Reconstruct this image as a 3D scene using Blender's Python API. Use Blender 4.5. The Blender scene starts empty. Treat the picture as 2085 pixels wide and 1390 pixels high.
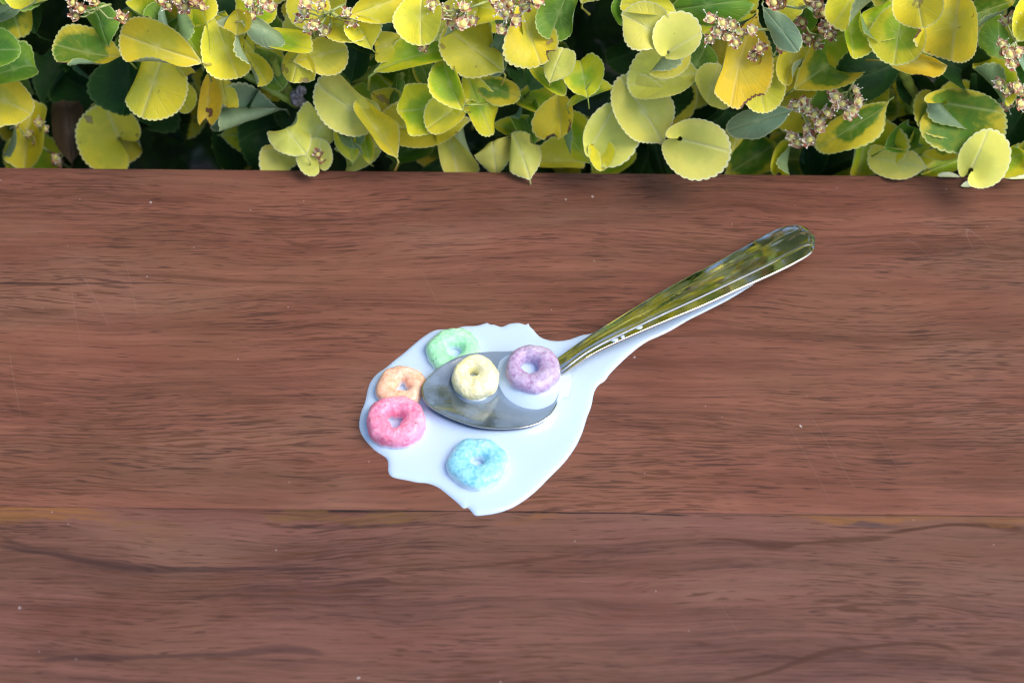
import bpy, bmesh, math, random
import numpy as np
from mathutils import Vector, Matrix, noise as mnoise

random.seed(11)
rng = np.random.default_rng(5)
scene = bpy.context.scene
COL = scene.collection
MM = 0.001

# ------------------------------------------------------------------ camera
PITCH = math.radians(52.0)
ROLL = math.radians(0.53)
DIST = 0.535
LENS, SENSOR = 40.0, 22.3
FWD = Vector((0, math.cos(PITCH), -math.sin(PITCH)))
CAM = Vector((0, 0, 0)) - FWD * DIST
R0 = Vector((1, 0, 0))
U0 = R0.cross(FWD)
RT = (R0 * math.cos(ROLL) + U0 * math.sin(ROLL)).normalized()
UP = (-R0 * math.sin(ROLL) + U0 * math.cos(ROLL)).normalized()
cd = bpy.data.cameras.new("camera")
cd.lens = LENS
cd.sensor_width = SENSOR
cd.clip_start = 0.01
cd.clip_end = 200
cd.dof.use_dof = True
cd.dof.focus_distance = DIST * 0.995
cd.dof.aperture_fstop = 7.5
cam = bpy.data.objects.new("camera", cd)
COL.objects.link(cam)
cam.matrix_world = Matrix(((RT.x, UP.x, -FWD.x, CAM.x), (RT.y, UP.y, -FWD.y, CAM.y),
                           (RT.z, UP.z, -FWD.z, CAM.z), (0, 0, 0, 1)))
scene.camera = cam
FPX = LENS / SENSOR * 2085.0

# ------------------------------------------------------------------ light
SUN_ELEV, SUN_AZ = math.radians(54), math.radians(104)   # azimuth measured from +Y (behind the hedge) towards +X
world = bpy.data.worlds.new("World")
scene.world = world
world.use_nodes = True
wn, wl = world.node_tree.nodes, world.node_tree.links
sky = wn.new("ShaderNodeTexSky")
sky.sky_type = 'NISHITA'
sky.sun_disc = False
sky.sun_elevation = SUN_ELEV
sky.sun_rotation = SUN_AZ
sky.dust_density = 2.0
sky.air_density = 1.0
sky.ozone_density = 1.0
wn["Background"].inputs["Strength"].default_value = 0.13
wl.new(sky.outputs[0], wn["Background"].inputs["Color"])
sd = bpy.data.lights.new("sun", 'SUN')
sd.energy = 1.7
sd.angle = math.radians(42)
sd.color = (1.0, 0.93, 0.82)
sun = bpy.data.objects.new("sun", sd)
COL.objects.link(sun)
sdir = Vector((math.sin(SUN_AZ) * math.cos(SUN_ELEV), math.cos(SUN_AZ) * math.cos(SUN_ELEV), math.sin(SUN_ELEV)))
sun.rotation_euler = (-sdir).to_track_quat('-Z', 'Y').to_euler()
scene.view_settings.view_transform = 'Standard'
scene.view_settings.look = 'None'
scene.view_settings.gamma = 1.0
scene.view_settings.exposure = 0.76
scene.view_settings.use_curve_mapping = False
scene.render.engine = 'CYCLES'
scene.cycles.use_denoising = True
scene.cycles.filter_width = 1.15
scene.cycles.max_bounces = 10
scene.cycles.transparent_max_bounces = 12
scene.cycles.caustics_reflective = False
scene.cycles.caustics_refractive = False


# ------------------------------------------------------------------ helpers
def ray(px, py):
    return (FWD + RT * ((px - 1042.5) / FPX) - UP * ((py - 695.0) / FPX))


def atz(px, py, z=0.0):
    """point of the place at height z (metres) that stands at this spot"""
    d = ray(px, py)
    return CAM + d * ((z - CAM.z) / d.z)


def aty(px, py, y):
    d = ray(px, py)
    return CAM + d * ((y - CAM.y) / d.y)


def obj(name, verts, faces, mat=None, parent=None, smooth=True, loc=None):
    me = bpy.data.meshes.new(name)
    me.from_pydata([tuple(v) for v in verts], [], faces)
    if smooth:
        me.polygons.foreach_set("use_smooth", [True] * len(me.polygons))
    mats = mat if isinstance(mat, (list, tuple)) else [mat]
    for m in mats:
        if m:
            me.materials.append(m)
    me.update()
    o = bpy.data.objects.new(name, me)
    COL.objects.link(o)
    if parent:
        o.parent = parent
    if loc is not None:
        o.location = loc
    return o


def empty(name, loc=(0, 0, 0)):
    o = bpy.data.objects.new(name, None)
    o.empty_display_size = 0.01
    o.location = loc
    COL.objects.link(o)
    return o


def tag(o, label=None, cat=None, group=None, kind=None):
    if label: o["label"] = label
    if cat: o["category"] = cat
    if group: o["group"] = group
    if kind: o["kind"] = kind
    return o


def catmull(pts, n, closed=True):
    pts = [np.array(p, float) for p in pts]
    N = len(pts)
    out = []
    segs = N if closed else N - 1
    for i in range(segs):
        if closed:
            p0, p1, p2, p3 = pts[(i - 1) % N], pts[i], pts[(i + 1) % N], pts[(i + 2) % N]
        else:
            p0, p1, p2, p3 = pts[max(i - 1, 0)], pts[i], pts[i + 1], pts[min(i + 2, N - 1)]
        for k in range(n):
            t = k / n
            out.append(0.5 * ((2 * p1) + (-p0 + p2) * t + (2 * p0 - 5 * p1 + 4 * p2 - p3) * t * t
                              + (-p0 + 3 * p1 - 3 * p2 + p3) * t ** 3))
    if not closed:
        out.append(pts[-1])
    return np.array(out)


def tube(path, radii, seg=8):
    """verts, faces of a tapered tube along a path"""
    vs, fs = [], []
    n = len(path)
    ref = Vector((0.3, 0.2, 0.93)).normalized()
    for i, p in enumerate(path):
        a = path[max(i - 1, 0)]
        b = path[min(i + 1, n - 1)]
        t = (Vector(b) - Vector(a)).normalized()
        x = t.cross(ref)
        if x.length < 1e-3: x = t.cross(Vector((1, 0, 0)))
        x.normalize()
        y = t.cross(x)
        for k in range(seg):
            an = 2 * math.pi * k / seg
            vs.append(Vector(p) + (x * math.cos(an) + y * math.sin(an)) * radii[i])
    for i in range(n - 1):
        for k in range(seg):
            fs.append((i * seg + k, i * seg + (k + 1) % seg, (i + 1) * seg + (k + 1) % seg, (i + 1) * seg + k))
    fs.append(tuple(range(seg))[::-1])
    fs.append(tuple((n - 1) * seg + k for k in range(seg)))
    return vs, fs


# ------------------------------------------------------------------ node helper
class NT:
    def __init__(self, name):
        self.mat = bpy.data.materials.new(name)
        self.mat.use_nodes = True
        self.n = self.mat.node_tree.nodes
        self.l = self.mat.node_tree.links
        self.bsdf = self.n["Principled BSDF"]
        self.out = self.n["Material Output"]

    def put(self, sock, val):
        if hasattr(val, "is_output") or isinstance(val, bpy.types.NodeSocket):
            self.l.new(val, sock)
        else:
            if isinstance(val, (tuple, list)) and len(val) == 3 and sock.type == 'RGBA':
                val = (*val, 1)
            sock.default_value = val

    def math(self, op, a, b=0.0, c=0.0, clamp=False):
        m = self.n.new("ShaderNodeMath")
        m.operation = op
        m.use_clamp = clamp
        self.put(m.inputs[0], a)
        self.put(m.inputs[1], b)
        self.put(m.inputs[2], c)
        return m.outputs[0]

    def mix(self, f, a, b, mode='MIX'):
        m = self.n.new("ShaderNodeMix")
        m.data_type = 'RGBA'
        m.blend_type = mode
        self.put(m.inputs["Factor"], f)
        self.put(m.inputs[6], a)
        self.put(m.inputs[7], b)
        return m.outputs[2]

    def ss(self, v, lo, hi, a=0.0, b=1.0):
        m = self.n.new("ShaderNodeMapRange")
        m.interpolation_type = 'SMOOTHSTEP'
        self.put(m.inputs[0], v)
        self.put(m.inputs[1], lo)
        self.put(m.inputs[2], hi)
        self.put(m.inputs[3], a)
        self.put(m.inputs[4], b)
        return m.outputs[0]

    def noise(self, vec, scale=1.0, detail=2.0, rough=0.5, dist=0.0, col=False):
        m = self.n.new("ShaderNodeTexNoise")
        if vec is not None: self.put(m.inputs["Vector"], vec)
        m.inputs["Scale"].default_value = scale
        m.inputs["Detail"].default_value = detail
        m.inputs["Roughness"].default_value = rough
        m.inputs["Distortion"].default_value = dist
        return m.outputs["Color" if col else "Fac"]

    def vec(self, x, y, z=0.0):
        m = self.n.new("ShaderNodeCombineXYZ")
        self.put(m.inputs[0], x)
        self.put(m.inputs[1], y)
        self.put(m.inputs[2], z)
        return m.outputs[0]

    def obj(self):
        return self.n.new("ShaderNodeTexCoord").outputs["Object"]

    def sep(self, v):
        m = self.n.new("ShaderNodeSeparateXYZ")
        self.put(m.inputs[0], v)
        return m.outputs

    def vscale(self, v, s):
        m = self.n.new("ShaderNodeVectorMath")
        m.operation = 'SCALE'
        self.put(m.inputs[0], v)
        self.put(m.inputs["Scale"], s)
        return m.outputs[0]

    def attr(self, name):
        m = self.n.new("ShaderNodeAttribute")
        m.attribute_name = name
        return m.outputs["Fac"]

    def ramp(self, f, stops):
        m = self.n.new("ShaderNodeValToRGB")
        self.put(m.inputs[0], f)
        e = m.color_ramp.elements
        e[0].position, e[0].color = stops[0][0], (*stops[0][1], 1)
        e[1].position, e[1].color = stops[-1][0], (*stops[-1][1], 1)
        for p, c in stops[1:-1]:
            k = e.new(p)
            k.color = (*c, 1)
        return m.outputs[0]

    def curve(self, x, lo, hi, pts, ylo, yhi):
        """piecewise smooth function of x through pts (x,y)"""
        f = self.ss_lin(x, lo, hi)
        m = self.n.new("ShaderNodeFloatCurve")
        self.put(m.inputs["Value"], f)
        c = m.mapping.curves[0]
        P = [((a - lo) / (hi - lo), (b - ylo) / (yhi - ylo)) for a, b in pts]
        c.points[0].location = P[0]
        c.points[1].location = P[-1]
        for p in P[1:-1]:
            c.points.new(*p)
        m.mapping.update()
        return self.math('MULTIPLY_ADD', m.outputs[0], yhi - ylo, ylo)

    def ss_lin(self, v, lo, hi):
        m = self.n.new("ShaderNodeMapRange")
        self.put(m.inputs[0], v)
        m.inputs[1].default_value = lo
        m.inputs[2].default_value = hi
        return m.outputs[0]

    def bump(self, h, strength, dist):
        m = self.n.new("ShaderNodeBump")
        m.inputs["Strength"].default_value = strength
        m.inputs["Distance"].default_value = dist
        self.put(m.inputs["Height"], h)
        self.put(self.bsdf.inputs["Normal"], m.outputs[0])
        return m.outputs[0]

    def set(self, **k):
        for key, v in k.items():
            self.put(self.bsdf.inputs[key.replace("_", " ")], v)


# ------------------------------------------------------------------ bench planks
Y_EDGE = atz(1042, 351, 0).y
Y_SEAM = atz(1042, 1040, 0).y
PLANK = Y_EDGE - Y_SEAM


def wood(name, cy, light, dark, seed, streaks, tan_rules, tilt=0.0):
    t = NT(name)
    x, y, z = t.sep(t.obj())
    X = t.math('MULTIPLY', x, 1000.0)
    Yr = t.math('MULTIPLY', y, 1000.0)
    # wander of the grain
    w = t.noise(t.vec(t.math('MULTIPLY', X, .006), t.math('MULTIPLY', Yr, .02), seed), 1.0, 3.0, .5)
    w2 = t.noise(t.vec(t.math('MULTIPLY', X, .028), t.math('MULTIPLY', Yr, .07), seed + 3), 1.0, 2.0, .5)
    Y = t.math('ADD', Yr, t.math('MULTIPLY', t.math('SUBTRACT', w, .5), 22.0))
    Y = t.math('ADD', Y, t.math('MULTIPLY', t.math('SUBTRACT', w2, .5), 2.2))

    def g(sx, sy, off, detail=2.0, rough=.5):
        return t.noise(t.vec(t.math('MULTIPLY', X, sx), t.math('MULTIPLY', Y, sy), seed + off), 1.0, detail, rough)
    band = g(.007, .055, 1, 4.0, .55)
    mid = g(.010, .30, 2, 3.0, .6)
    fine = g(.024, 1.25, 3, 4.0, .68)
    fib = g(.09, 1.7, 4, 3.0, .75)
    poreA = g(.062, 1.5, 5, 2.0, .5)
    poreB = g(.13, 1.9, 6, 1.0, .5)
    mott = g(.06, .11, 7, 3.0, .5)
    dens = g(.012, .04, 8, 2.0, .5)
    f = t.math('MULTIPLY', band, .36)
    f = t.math('MULTIPLY_ADD', mid, .30, f)
    f = t.math('MULTIPLY_ADD', fine, .34, f)
    f = t.math('MULTIPLY_ADD', fib, .24, f)
    f = t.math('MULTIPLY_ADD', mott, .04, f)
    L, D = np.array(light), np.array(dark)
    M = (L + D) / 2
    col = t.ramp(f, [(.46, tuple(D)), (.57, tuple(D * .5 + L * .5)), (.68, tuple(L)), (.82, tuple(np.minimum(L * 1.35, 1)))])
    blot = t.noise(t.vec(t.math('MULTIPLY', X, .009), t.math('MULTIPLY', Yr, .03), seed + 51), 1.0, 3.0, .55)
    blot2 = t.noise(t.vec(t.math('MULTIPLY', X, .016), t.math('MULTIPLY', Y, .05), seed + 57), 1.0, 3.0, .55)
    col = t.mix(t.ss(blot, .50, .66, 0, .55), col, t.mix(.5, col, (.25, .145, .10)))
    col = t.mix(t.ss(blot2, .50, .68, 0, .42), col, t.mix(.75, col, (.105, .030, .018)))
    # pinkish / brown drift
    drift = t.noise(t.vec(t.math('MULTIPLY', X, .014), t.math('MULTIPLY', Y, .025), seed + 11), 1.0, 2.0, .5)
    col = t.mix(t.ss(drift, .40, .68), col, t.mix(.35, col, (.17, .085, .05)))
    # short dark pores
    lim = t.ss(dens, .3, .7, .64, .51)
    pa = t.ss(t.math('SUBTRACT', poreA, lim), 0.0, .10)
    pb = t.ss(t.math('SUBTRACT', poreB, lim), .02, .12)
    pore = t.math('MAXIMUM', t.math('MULTIPLY', pa, .70), t.math('MULTIPLY', pb, .66))
    pcol = t.ramp(t.noise(t.vec(t.math('MULTIPLY', X, .05), t.math('MULTIPLY', Y, .2), seed + 20), 1, 1), [(.4, (.038, .014, .011)), (.62, (.085, .030, .012))])
    col = t.mix(pore, col, pcol)
    # long dark figure lines of this board
    for (lo, hi, pts, wpts, tone, amt) in streaks:
        yl = [p[1] for p in pts]
        c = t.curve(X, lo, hi, pts, min(yl) - 5, max(yl) + 5)
        wd = t.curve(X, lo, hi, wpts, 0.0, 4.0)
        d = t.math('ABSOLUTE', t.math('SUBTRACT', t.math('MULTIPLY_ADD', t.math('SUBTRACT', w2, .5), 3.0, Yr), c))
        q = t.math('SUBTRACT', 1.0, t.math('DIVIDE', d, t.math('MAXIMUM', wd, .02)), clamp=True)
        inx = t.math('MULTIPLY', t.ss(X, lo, lo + 6), t.ss(X, hi - 6, hi, 1.0, 0.0))
        q = t.math('MULTIPLY', t.ss(q, 0.0, .75), inx)
        q = t.math('MULTIPLY', q, t.ss(fine, .3, .62, .7, 1.0))
        col = t.mix(t.math('MULTIPLY', q, amt), col, tone)
    # honey coloured sapwood along an edge of the board
    for (x0, x1, y0, y1, tone, amt) in tan_rules:
        a = t.math('MULTIPLY', t.ss(X, x0 - 8, x0 + 6), t.ss(X, x1 - 6, x1 + 8, 1.0, 0.0))
        yy = t.math('MULTIPLY_ADD', t.math('SUBTRACT', mott, .5), 14.0, Yr)
        b = t.math('MULTIPLY', t.ss(yy, y0 - .8, y0 + .8), t.ss(yy, y1 - .5, y1 + .5, 1.0, 0.0))
        col = t.mix(t.math('MULTIPLY', t.math('MULTIPLY', a, b), t.math('MULTIPLY', t.math('MULTIPLY', t.ss(fine, .3, .6, .3, 1.0), t.ss(mid, .38, .55, .35, 1.0)), amt)), col, tone)
    # scuffs, dust specks, faint cloudy wipe marks
    v = t.n.new("ShaderNodeTexVoronoi")
    t.put(v.inputs["Vector"], t.vec(t.math('MULTIPLY', X, .11), t.math('MULTIPLY', Yr, .085), seed))
    v.inputs["Scale"].default_value = 1.0
    sc = t.sep(v.outputs["Color"])
    spot = t.math('MULTIPLY', t.ss(v.outputs["Distance"], .03, .055, 1.0, 0.0), t.math('GREATER_THAN', sc[0], .66))
    spot = t.math('MULTIPLY', spot, t.ss(t.noise(t.vec(t.math('MULTIPLY', X, 2.0), t.math('MULTIPLY', Yr, 1.2), 3), 1, 1), .42, .55))
    col = t.mix(t.math('MULTIPLY', spot, .6), col, (.62, .58, .6))
    v2 = t.n.new("ShaderNodeTexVoronoi")
    t.put(v2.inputs["Vector"], t.vec(t.math('MULTIPLY', X, .30), t.math('MULTIPLY', Yr, .26), seed + 5))
    v2.inputs["Scale"].default_value = 1.0
    sc2 = t.sep(v2.outputs["Color"])
    sp2 = t.math('MULTIPLY', t.ss(v2.outputs["Distance"], .04, .07, 1.0, 0.0), t.math('GREATER_THAN', sc2[1], .91))
    col = t.mix(t.math('MULTIPLY', sp2, .55), col, (.5, .45, .46))
    # hair-fine scratches across the grain
    sx = t.noise(t.vec(t.math('MULTIPLY', X, .02), t.math('MULTIPLY', Yr, .015), seed + 40), 1, 1)
    band_s = t.math('ABSOLUTE', t.math('SUBTRACT', t.noise(t.vec(t.math('MULTIPLY_ADD', Yr, .022, t.math('MULTIPLY', X, .055)), t.math('MULTIPLY', Yr, .006), seed + 41), 1, 0), .5))
    scr = t.math('MULTIPLY', t.ss(band_s, .0008, .0022, 1.0, 0.0), t.ss(sx, .62, .68))
    col = t.mix(t.math('MULTIPLY', scr, .14), col, (.55, .42, .4))
    t.set(Base_Color=col)
    cloud = t.noise(t.vec(t.math('MULTIPLY', X, .03), t.math('MULTIPLY', Yr, .05), seed + 30), 1, 3)
    r = t.math('MULTIPLY_ADD', cloud, .25, .34)
    r = t.math('MULTIPLY_ADD', pore, .2, r)
    t.set(Roughness=r)
    t.bsdf.inputs["Specular IOR Level"].default_value = .3
    hgt = t.math('SUBTRACT', t.math('MULTIPLY_ADD', fib, .35, t.math('MULTIPLY', fine, .4)), t.math('MULTIPLY', pore, 1.0))
    t.bump(hgt, .22, .00015)
    return t.mat


def bench_mm(px, py, cy):
    p = atz(px, py, 0)
    return (p.x * 1000, (p.y - cy) * 1000)


def mk_streak(pxpts, wid, cy, tone, amt):
    P = [bench_mm(a, b, cy) for a, b in pxpts]
    W = [(P[i][0], w) for i, w in enumerate(wid)]
    return (P[0][0], P[-1][0], P, W, tone, amt)


def box_plank(name, x0, x1, y0, y1, z0, z1, mat, parent, bev=0.0012):
    cx, cy = (x0 + x1) / 2, (y0 + y1) / 2
    bm = bmesh.new()
    bmesh.ops.create_cube(bm, size=1)
    for v in bm.verts:
        v.co = Vector((v.co.x * (x1 - x0), v.co.y * (y1 - y0), v.co.z * (z1 - z0)))
    bmesh.ops.bevel(bm, geom=list(bm.edges), offset=bev, segments=3, profile=.5, affect='EDGES')
    me = bpy.data.meshes.new(name)
    bm.to_mesh(me)
    bm.free()
    me.polygons.foreach_set("use_smooth", [True] * len(me.polygons))
    me.materials.append(mat)
    o = bpy.data.objects.new(name, me)
    COL.objects.link(o)
    o.parent = parent
    o.location = (cx, cy, (z0 + z1) / 2)
    m = o.modifiers.new("wn", 'WEIGHTED_NORMAL')
    return o


bench = tag(empty("wooden_bench", (0, 0, 0)), "reddish brown wooden bench of wide planks with dark horizontal grain", "bench")
cy1 = (Y_EDGE + Y_SEAM) / 2
cy2 = Y_SEAM - PLANK / 2
DK, DB = (.035, .017, .017), (.06, .022, .012)
st1 = [
    mk_streak([(-20, 576), (60, 577), (150, 579), (300, 577), (480, 582)], [.7, .8, .5, .3, .1], cy1, DK, .8),
    mk_streak([(200, 560), (420, 567), (560, 574), (720, 580)], [.3, 1.1, .8, .2], cy1, DB, .45),
    mk_streak([(560, 480), (620, 500), (680, 494)], [.3, 1.4, .3], cy1, DB, .5),
    mk_streak([(-20, 640), (80, 636), (160, 640)], [1.0, 2.6, .2], cy1, DB, .4),
    mk_streak([(1290, 690), (1480, 678), (1800, 690), (2100, 684)], [.2, 1.6, 2.2, 2.6], cy1, DB, .40),
    mk_streak([(1340, 900), (1500, 893), (1760, 905), (2100, 896)], [.2, 1.2, 2.0, 1.6], cy1, DB, .35),
]
st2 = [
    mk_streak([(-20, 1104), (90, 1126), (240, 1151), (420, 1158), (620, 1156), (760, 1162)], [.9, 1.0, 1.9, 1.1, .5, .1], cy2, DK, .72),
    mk_streak([(-20, 1085), (60, 1112), (180, 1130)], [1.9, .9, .1], cy2, DK, .55),
    mk_streak([(60, 1345), (160, 1338), (300, 1334), (440, 1332), (500, 1325), (560, 1318), (680, 1332)], [.2, 1.3, .8, 1.1, 1.7, 1.9, .4], cy2, DK, .6),
    mk_streak([(840, 1165), (1000, 1150), (1100, 1136), (1200, 1128)], [.2, .7, .8, .1], cy2, DB, .6),
    mk_streak([(1420, 1096), (1500, 1100), (1570, 1112), (1640, 1106), (1740, 1098), (1830, 1092)], [.2, .9, 2.2, .6, 1.4, .2], cy2, DB, .75),
    mk_streak([(1795, 1087), (1850, 1078), (1930, 1069), (2020, 1072), (2110, 1082)], [1.0, .9, .7, 1.5, 2.0], cy2, DB, .9),
    mk_streak([(1465, 1386), (1560, 1368), (1660, 1336), (1760, 1317), (1850, 1309), (1910, 1312), (1970, 1337)], [.9, .8, 1.3, .7, .8, 1.0, 1.8], cy2, DB, .82),
    mk_streak([(1380, 1303), (1430, 1308), (1470, 1318)], [.4, .9, .3], cy2, DB, .6),
    mk_streak([(1990, 1338), (2040, 1330), (2110, 1334)], [.5, 1.8, 1.5], cy2, DB, .7),
    mk_streak([(530, 1070), (700, 1070), (860, 1068), (1000, 1074)], [.3, .8, .7, .1], cy2, DK, .55),
    mk_streak([(1690, 1056), (1760, 1066), (1850, 1075)], [.3, 1.6, .2], cy2, (.05, .035, .04), .6),
]
st2 += [mk_streak([(505, 1035.5), (700, 1037.5), (850, 1039), (1000, 1041), (1300, 1044.5), (1420, 1046)], [.1, .55, .6, .5, .3, .5], cy2, (.012, .008, .01), .95),
        mk_streak([(-30, 1030), (200, 1032.5), (480, 1035)], [.25, .2, .15], cy2, (.03, .015, .01), .8),
        mk_streak([(1420, 1046), (1700, 1048), (2110, 1052)], [.2, .2, .25], cy2, (.03, .015, .01), .8)]
top2 = (Y_SEAM - cy2) * 1000


def tan(xa, xb, ya, yb, tone, amt):
    a = bench_mm(xa, yb, cy2)
    b = bench_mm(xb, ya, cy2)
    return (a[0], b[0], a[1], min(b[1], top2 + 2), tone, amt)


TAN = (.25, .105, .024)
tans = [tan(-40, 215, 1034, 1064, TAN, .62), tan(-60, 40, 1062, 1076, (.20, .09, .025), .8),
        tan(540, 860, 1040, 1056, (.16, .085, .025), .7), tan(230, 350, 1066, 1078, (.17, .09, .03), .5),
        tan(1640, 1940, 1040, 1062, TAN, .62), tan(1990, 2120, 1048, 1064, TAN, .55), tan(1040, 1130, 1044, 1056, TAN, .35),
        tan(285, 360, 1085, 1108, (.19, .10, .05), .4)]
W1 = wood("board_wood", cy1, (.203, .080, .054), (.062, .022, .015), 2.0, st1, [])
W2 = wood("front_board_wood", cy2, (.160, .070, .055), (.042, .017, .014), 37.0, st2, tans)
W3 = wood("outer_board_wood", 0, (.325, .138, .098), (.16, .062, .045), 71.0, [], [])
W4 = wood("edge_board_wood", 0, (.325, .138, .090), (.16, .062, .045), 91.0, [], [])
BX = 0.75
TH = 0.028
p1 = box_plank("plank", -BX, BX, Y_SEAM + .00002, Y_EDGE, -TH, 0, W1, bench, .00022)
p2 = box_plank("plank", -BX, BX, Y_SEAM - PLANK, Y_SEAM - .00002, -TH, -.00008, W2, bench, .00015)
p3 = box_plank("plank", -BX, BX, Y_SEAM - 2 * PLANK, Y_SEAM - PLANK - .0003, -TH, -.00005, W3, bench, .0006)
# legs and cross rail under the seat
for sx in (-.55, .55):
    for yy in (Y_EDGE - .05, Y_SEAM - 2 * PLANK + .05):
        box_plank("leg", sx - .03, sx + .03, yy - .03, yy + .03, -.43, -TH - .0405, W4, bench, .002)
    box_plank("cross_rail", sx - .02, sx + .02, Y_SEAM - 2 * PLANK + .02, Y_EDGE - .02, -TH - .04, -TH - .0005, W4, bench, .002)

# ------------------------------------------------------------------ ground
t = NT("soil")
n1 = t.noise(t.obj(), 9, 6, .65)
n2 = t.noise(t.obj(), 60, 4, .6)
c = t.ramp(n1, [(.3, (.012, .009, .007)), (.55, (.03, .022, .015)), (.75, (.07, .035, .016))])
c = t.mix(t.ss(n2, .55, .7), c, (.10, .055, .025))
t.set(Base_Color=c, Roughness=.95)
t.bump(n2, .8, .01)
SOIL = t.mat
gv, gf = [], []
GN = 60
for i in range(GN + 1):
    for j in range(GN + 1):
        a = (i / GN - .5) * 2
        b = (j / GN - .5) * 2
        X = math.copysign(abs(a) ** 3, a) * 60
        Yv = math.copysign(abs(b) ** 3, b) * 60
        gv.append((X, Yv, -.43 + .012 * mnoise.noise(Vector((X * 4, Yv * 4, 0)))))
for i in range(GN):
    for j in range(GN):
        k = i * (GN + 1) + j
        gf.append((k, k + GN + 1, k + GN + 2, k + 1))
g = obj("ground", gv, gf, SOIL)
tag(g, kind="structure")
g["label"] = "dark soil ground under the bench and hedge"

# ------------------------------------------------------------------ milk
t = NT("milk")
t.set(Base_Color=(.56, .71, .95), Roughness=.20)
t.bsdf.inputs["Subsurface Weight"].default_value = .55
t.bsdf.inputs["Subsurface Radius"].default_value = (.9, 1.0, 1.1)
t.bsdf.inputs["Subsurface Scale"].default_value = .0016
t.bsdf.inputs["Specular IOR Level"].default_value = .4
t.bump(t.noise(t.obj(), 70, 2, .5), .10, .0006)
MILK = t.mat
# thin watery milk film inside the spoon
t = NT("thin_milk")
t.set(Base_Color=(.34, .46, .62), Roughness=.10)
tr = t.n.new("ShaderNodeBsdfTransparent")
tr.inputs[0].default_value = (.60, .63, .66, 1)  # film tint greyed to darken the sky reflection in the bowl
mx = t.n.new("ShaderNodeMixShader")
fac = t.noise(t.obj(), 110, 3, .5)
t.put(mx.inputs[0], t.math('ADD', t.ss(fac, .36, .64, .10, .46), t.ss(t.sep(t.obj())[0], -.002, .016, 0, .25)))
t.l.new(tr.outputs[0], mx.inputs[1])
t.l.new(t.bsdf.outputs[0], mx.inputs[2])
t.l.new(mx.outputs[0], t.out.inputs[0])
THIN = t.mat

puddle_px = [(731, 864), (735, 839), (743, 818), (749, 791), (755, 776), (767, 761), (784, 749), (802, 734), (820, 720), (841, 702),
             (862, 685), (883, 673), (901, 670), (925, 669), (944, 664), (968, 663), (984, 659), (992, 657), (998, 660), (1007, 661), (1022, 665),
             (1037, 659), (1055, 657), (1064, 659), (1071, 661), (1075, 657), (1079, 664), (1086, 671), (1098, 684), (1113, 691), (1134, 694),
             (1158, 691), (1185, 682), (1215, 675), (1300, 640), (1400, 612), (1480, 594), (1540, 574), (1488, 608), (1440, 633),
             (1402, 652), (1366, 673), (1341, 685), (1317, 696), (1293, 713), (1268, 735), (1243, 760), (1232, 775), (1219, 784), (1210, 799), (1204, 827),
             (1195, 851), (1186, 880), (1174, 906), (1158, 930), (1143, 948), (1119, 972), (1092, 999), (1064, 1021), (1037, 1036),
             (1007, 1045), (986, 1048), (969, 1049), (960, 1041), (952, 1033), (944, 1035), (932, 1024), (913, 1008), (892, 992), (871, 984),
             (850, 982), (826, 977), (805, 973), (795, 968), (790, 958), (790, 942), (785, 931), (765, 918), (747, 900), (735, 882)]


def poly_inside(P, poly):
    x, y = P[:, 0], P[:, 1]
    ins = np.zeros(len(P), bool)
    n = len(poly)
    j = n - 1
    for i in range(n):
        xi, yi = poly[i]
        xj, yj = poly[j]
        c = ((yi > y) != (yj > y))
        with np.errstate(divide='ignore', invalid='ignore'):
            xx = (xj - xi) * (y - yi) / (yj - yi + 1e-15) + xi
        ins ^= c & (x < xx)
        j = i
    return ins


def poly_dist(P, poly):
    best = np.full(len(P), 1e9)
    near = np.zeros_like(P)
    n = len(poly)
    for i in range(n):
        a, b = poly[i], poly[(i + 1) % n]
        ab = b - a
        L = (ab ** 2).sum() + 1e-15
        tt = np.clip(((P - a) @ ab) / L, 0, 1)
        q = a + tt[:, None] * ab
        d = np.hypot(*(P - q).T)
        m = d < best
        best[m] = d[m]
        near[m] = q[m]
    return best, near


def height_field(poly, step, zf):
    """mesh over a polygon: grid with its rim snapped to the outline. zf(P, d) gives heights"""
    lo, hi = poly.min(0) - step, poly.max(0) + step
    nx = int((hi[0] - lo[0]) / step) + 2
    ny = int((hi[1] - lo[1]) / step) + 2
    gx, gy = np.meshgrid(lo[0] + np.arange(nx) * step, lo[1] + np.arange(ny) * step, indexing='ij')
    P = np.stack([gx.ravel(), gy.ravel()], 1)
    ins = poly_inside(P, poly)
    d, near = poly_dist(P, poly)
    # pull the near-edge inside points onto the outline too
    snap = ~ins | (d < step * .35)
    Q = P.copy()
    Q[snap] = near[snap]
    dd = np.where(snap, 0, d)
    Z = zf(Q, dd)
    faces = []
    strong = ins & ~snap
    for i in range(nx - 1):
        for j in range(ny - 1):
            k = (i * ny + j, (i + 1) * ny + j, (i + 1) * ny + j + 1, i * ny + j + 1)
            if strong[k[0]] or strong[k[1]] or strong[k[2]] or strong[k[3]]:
                if all(ins[q] or d[q] < step * 1.5 for q in k):
                    faces.append(k)
    used = sorted({q for f in faces for q in f})
    idx = {q: i for i, q in enumerate(used)}
    V = [(Q[q, 0], Q[q, 1], Z[q]) for q in used]
    F = [tuple(idx[q] for q in f) for f in faces]
    return V, F


pp = catmull(puddle_px, 5)
poly = np.array([[(v := atz(a, b, 0)).x, v.y] for a, b in pp])
POUR = 0.0007
ring_spots = []   # filled below: (x, y, radius) of rings standing in the puddle

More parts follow.
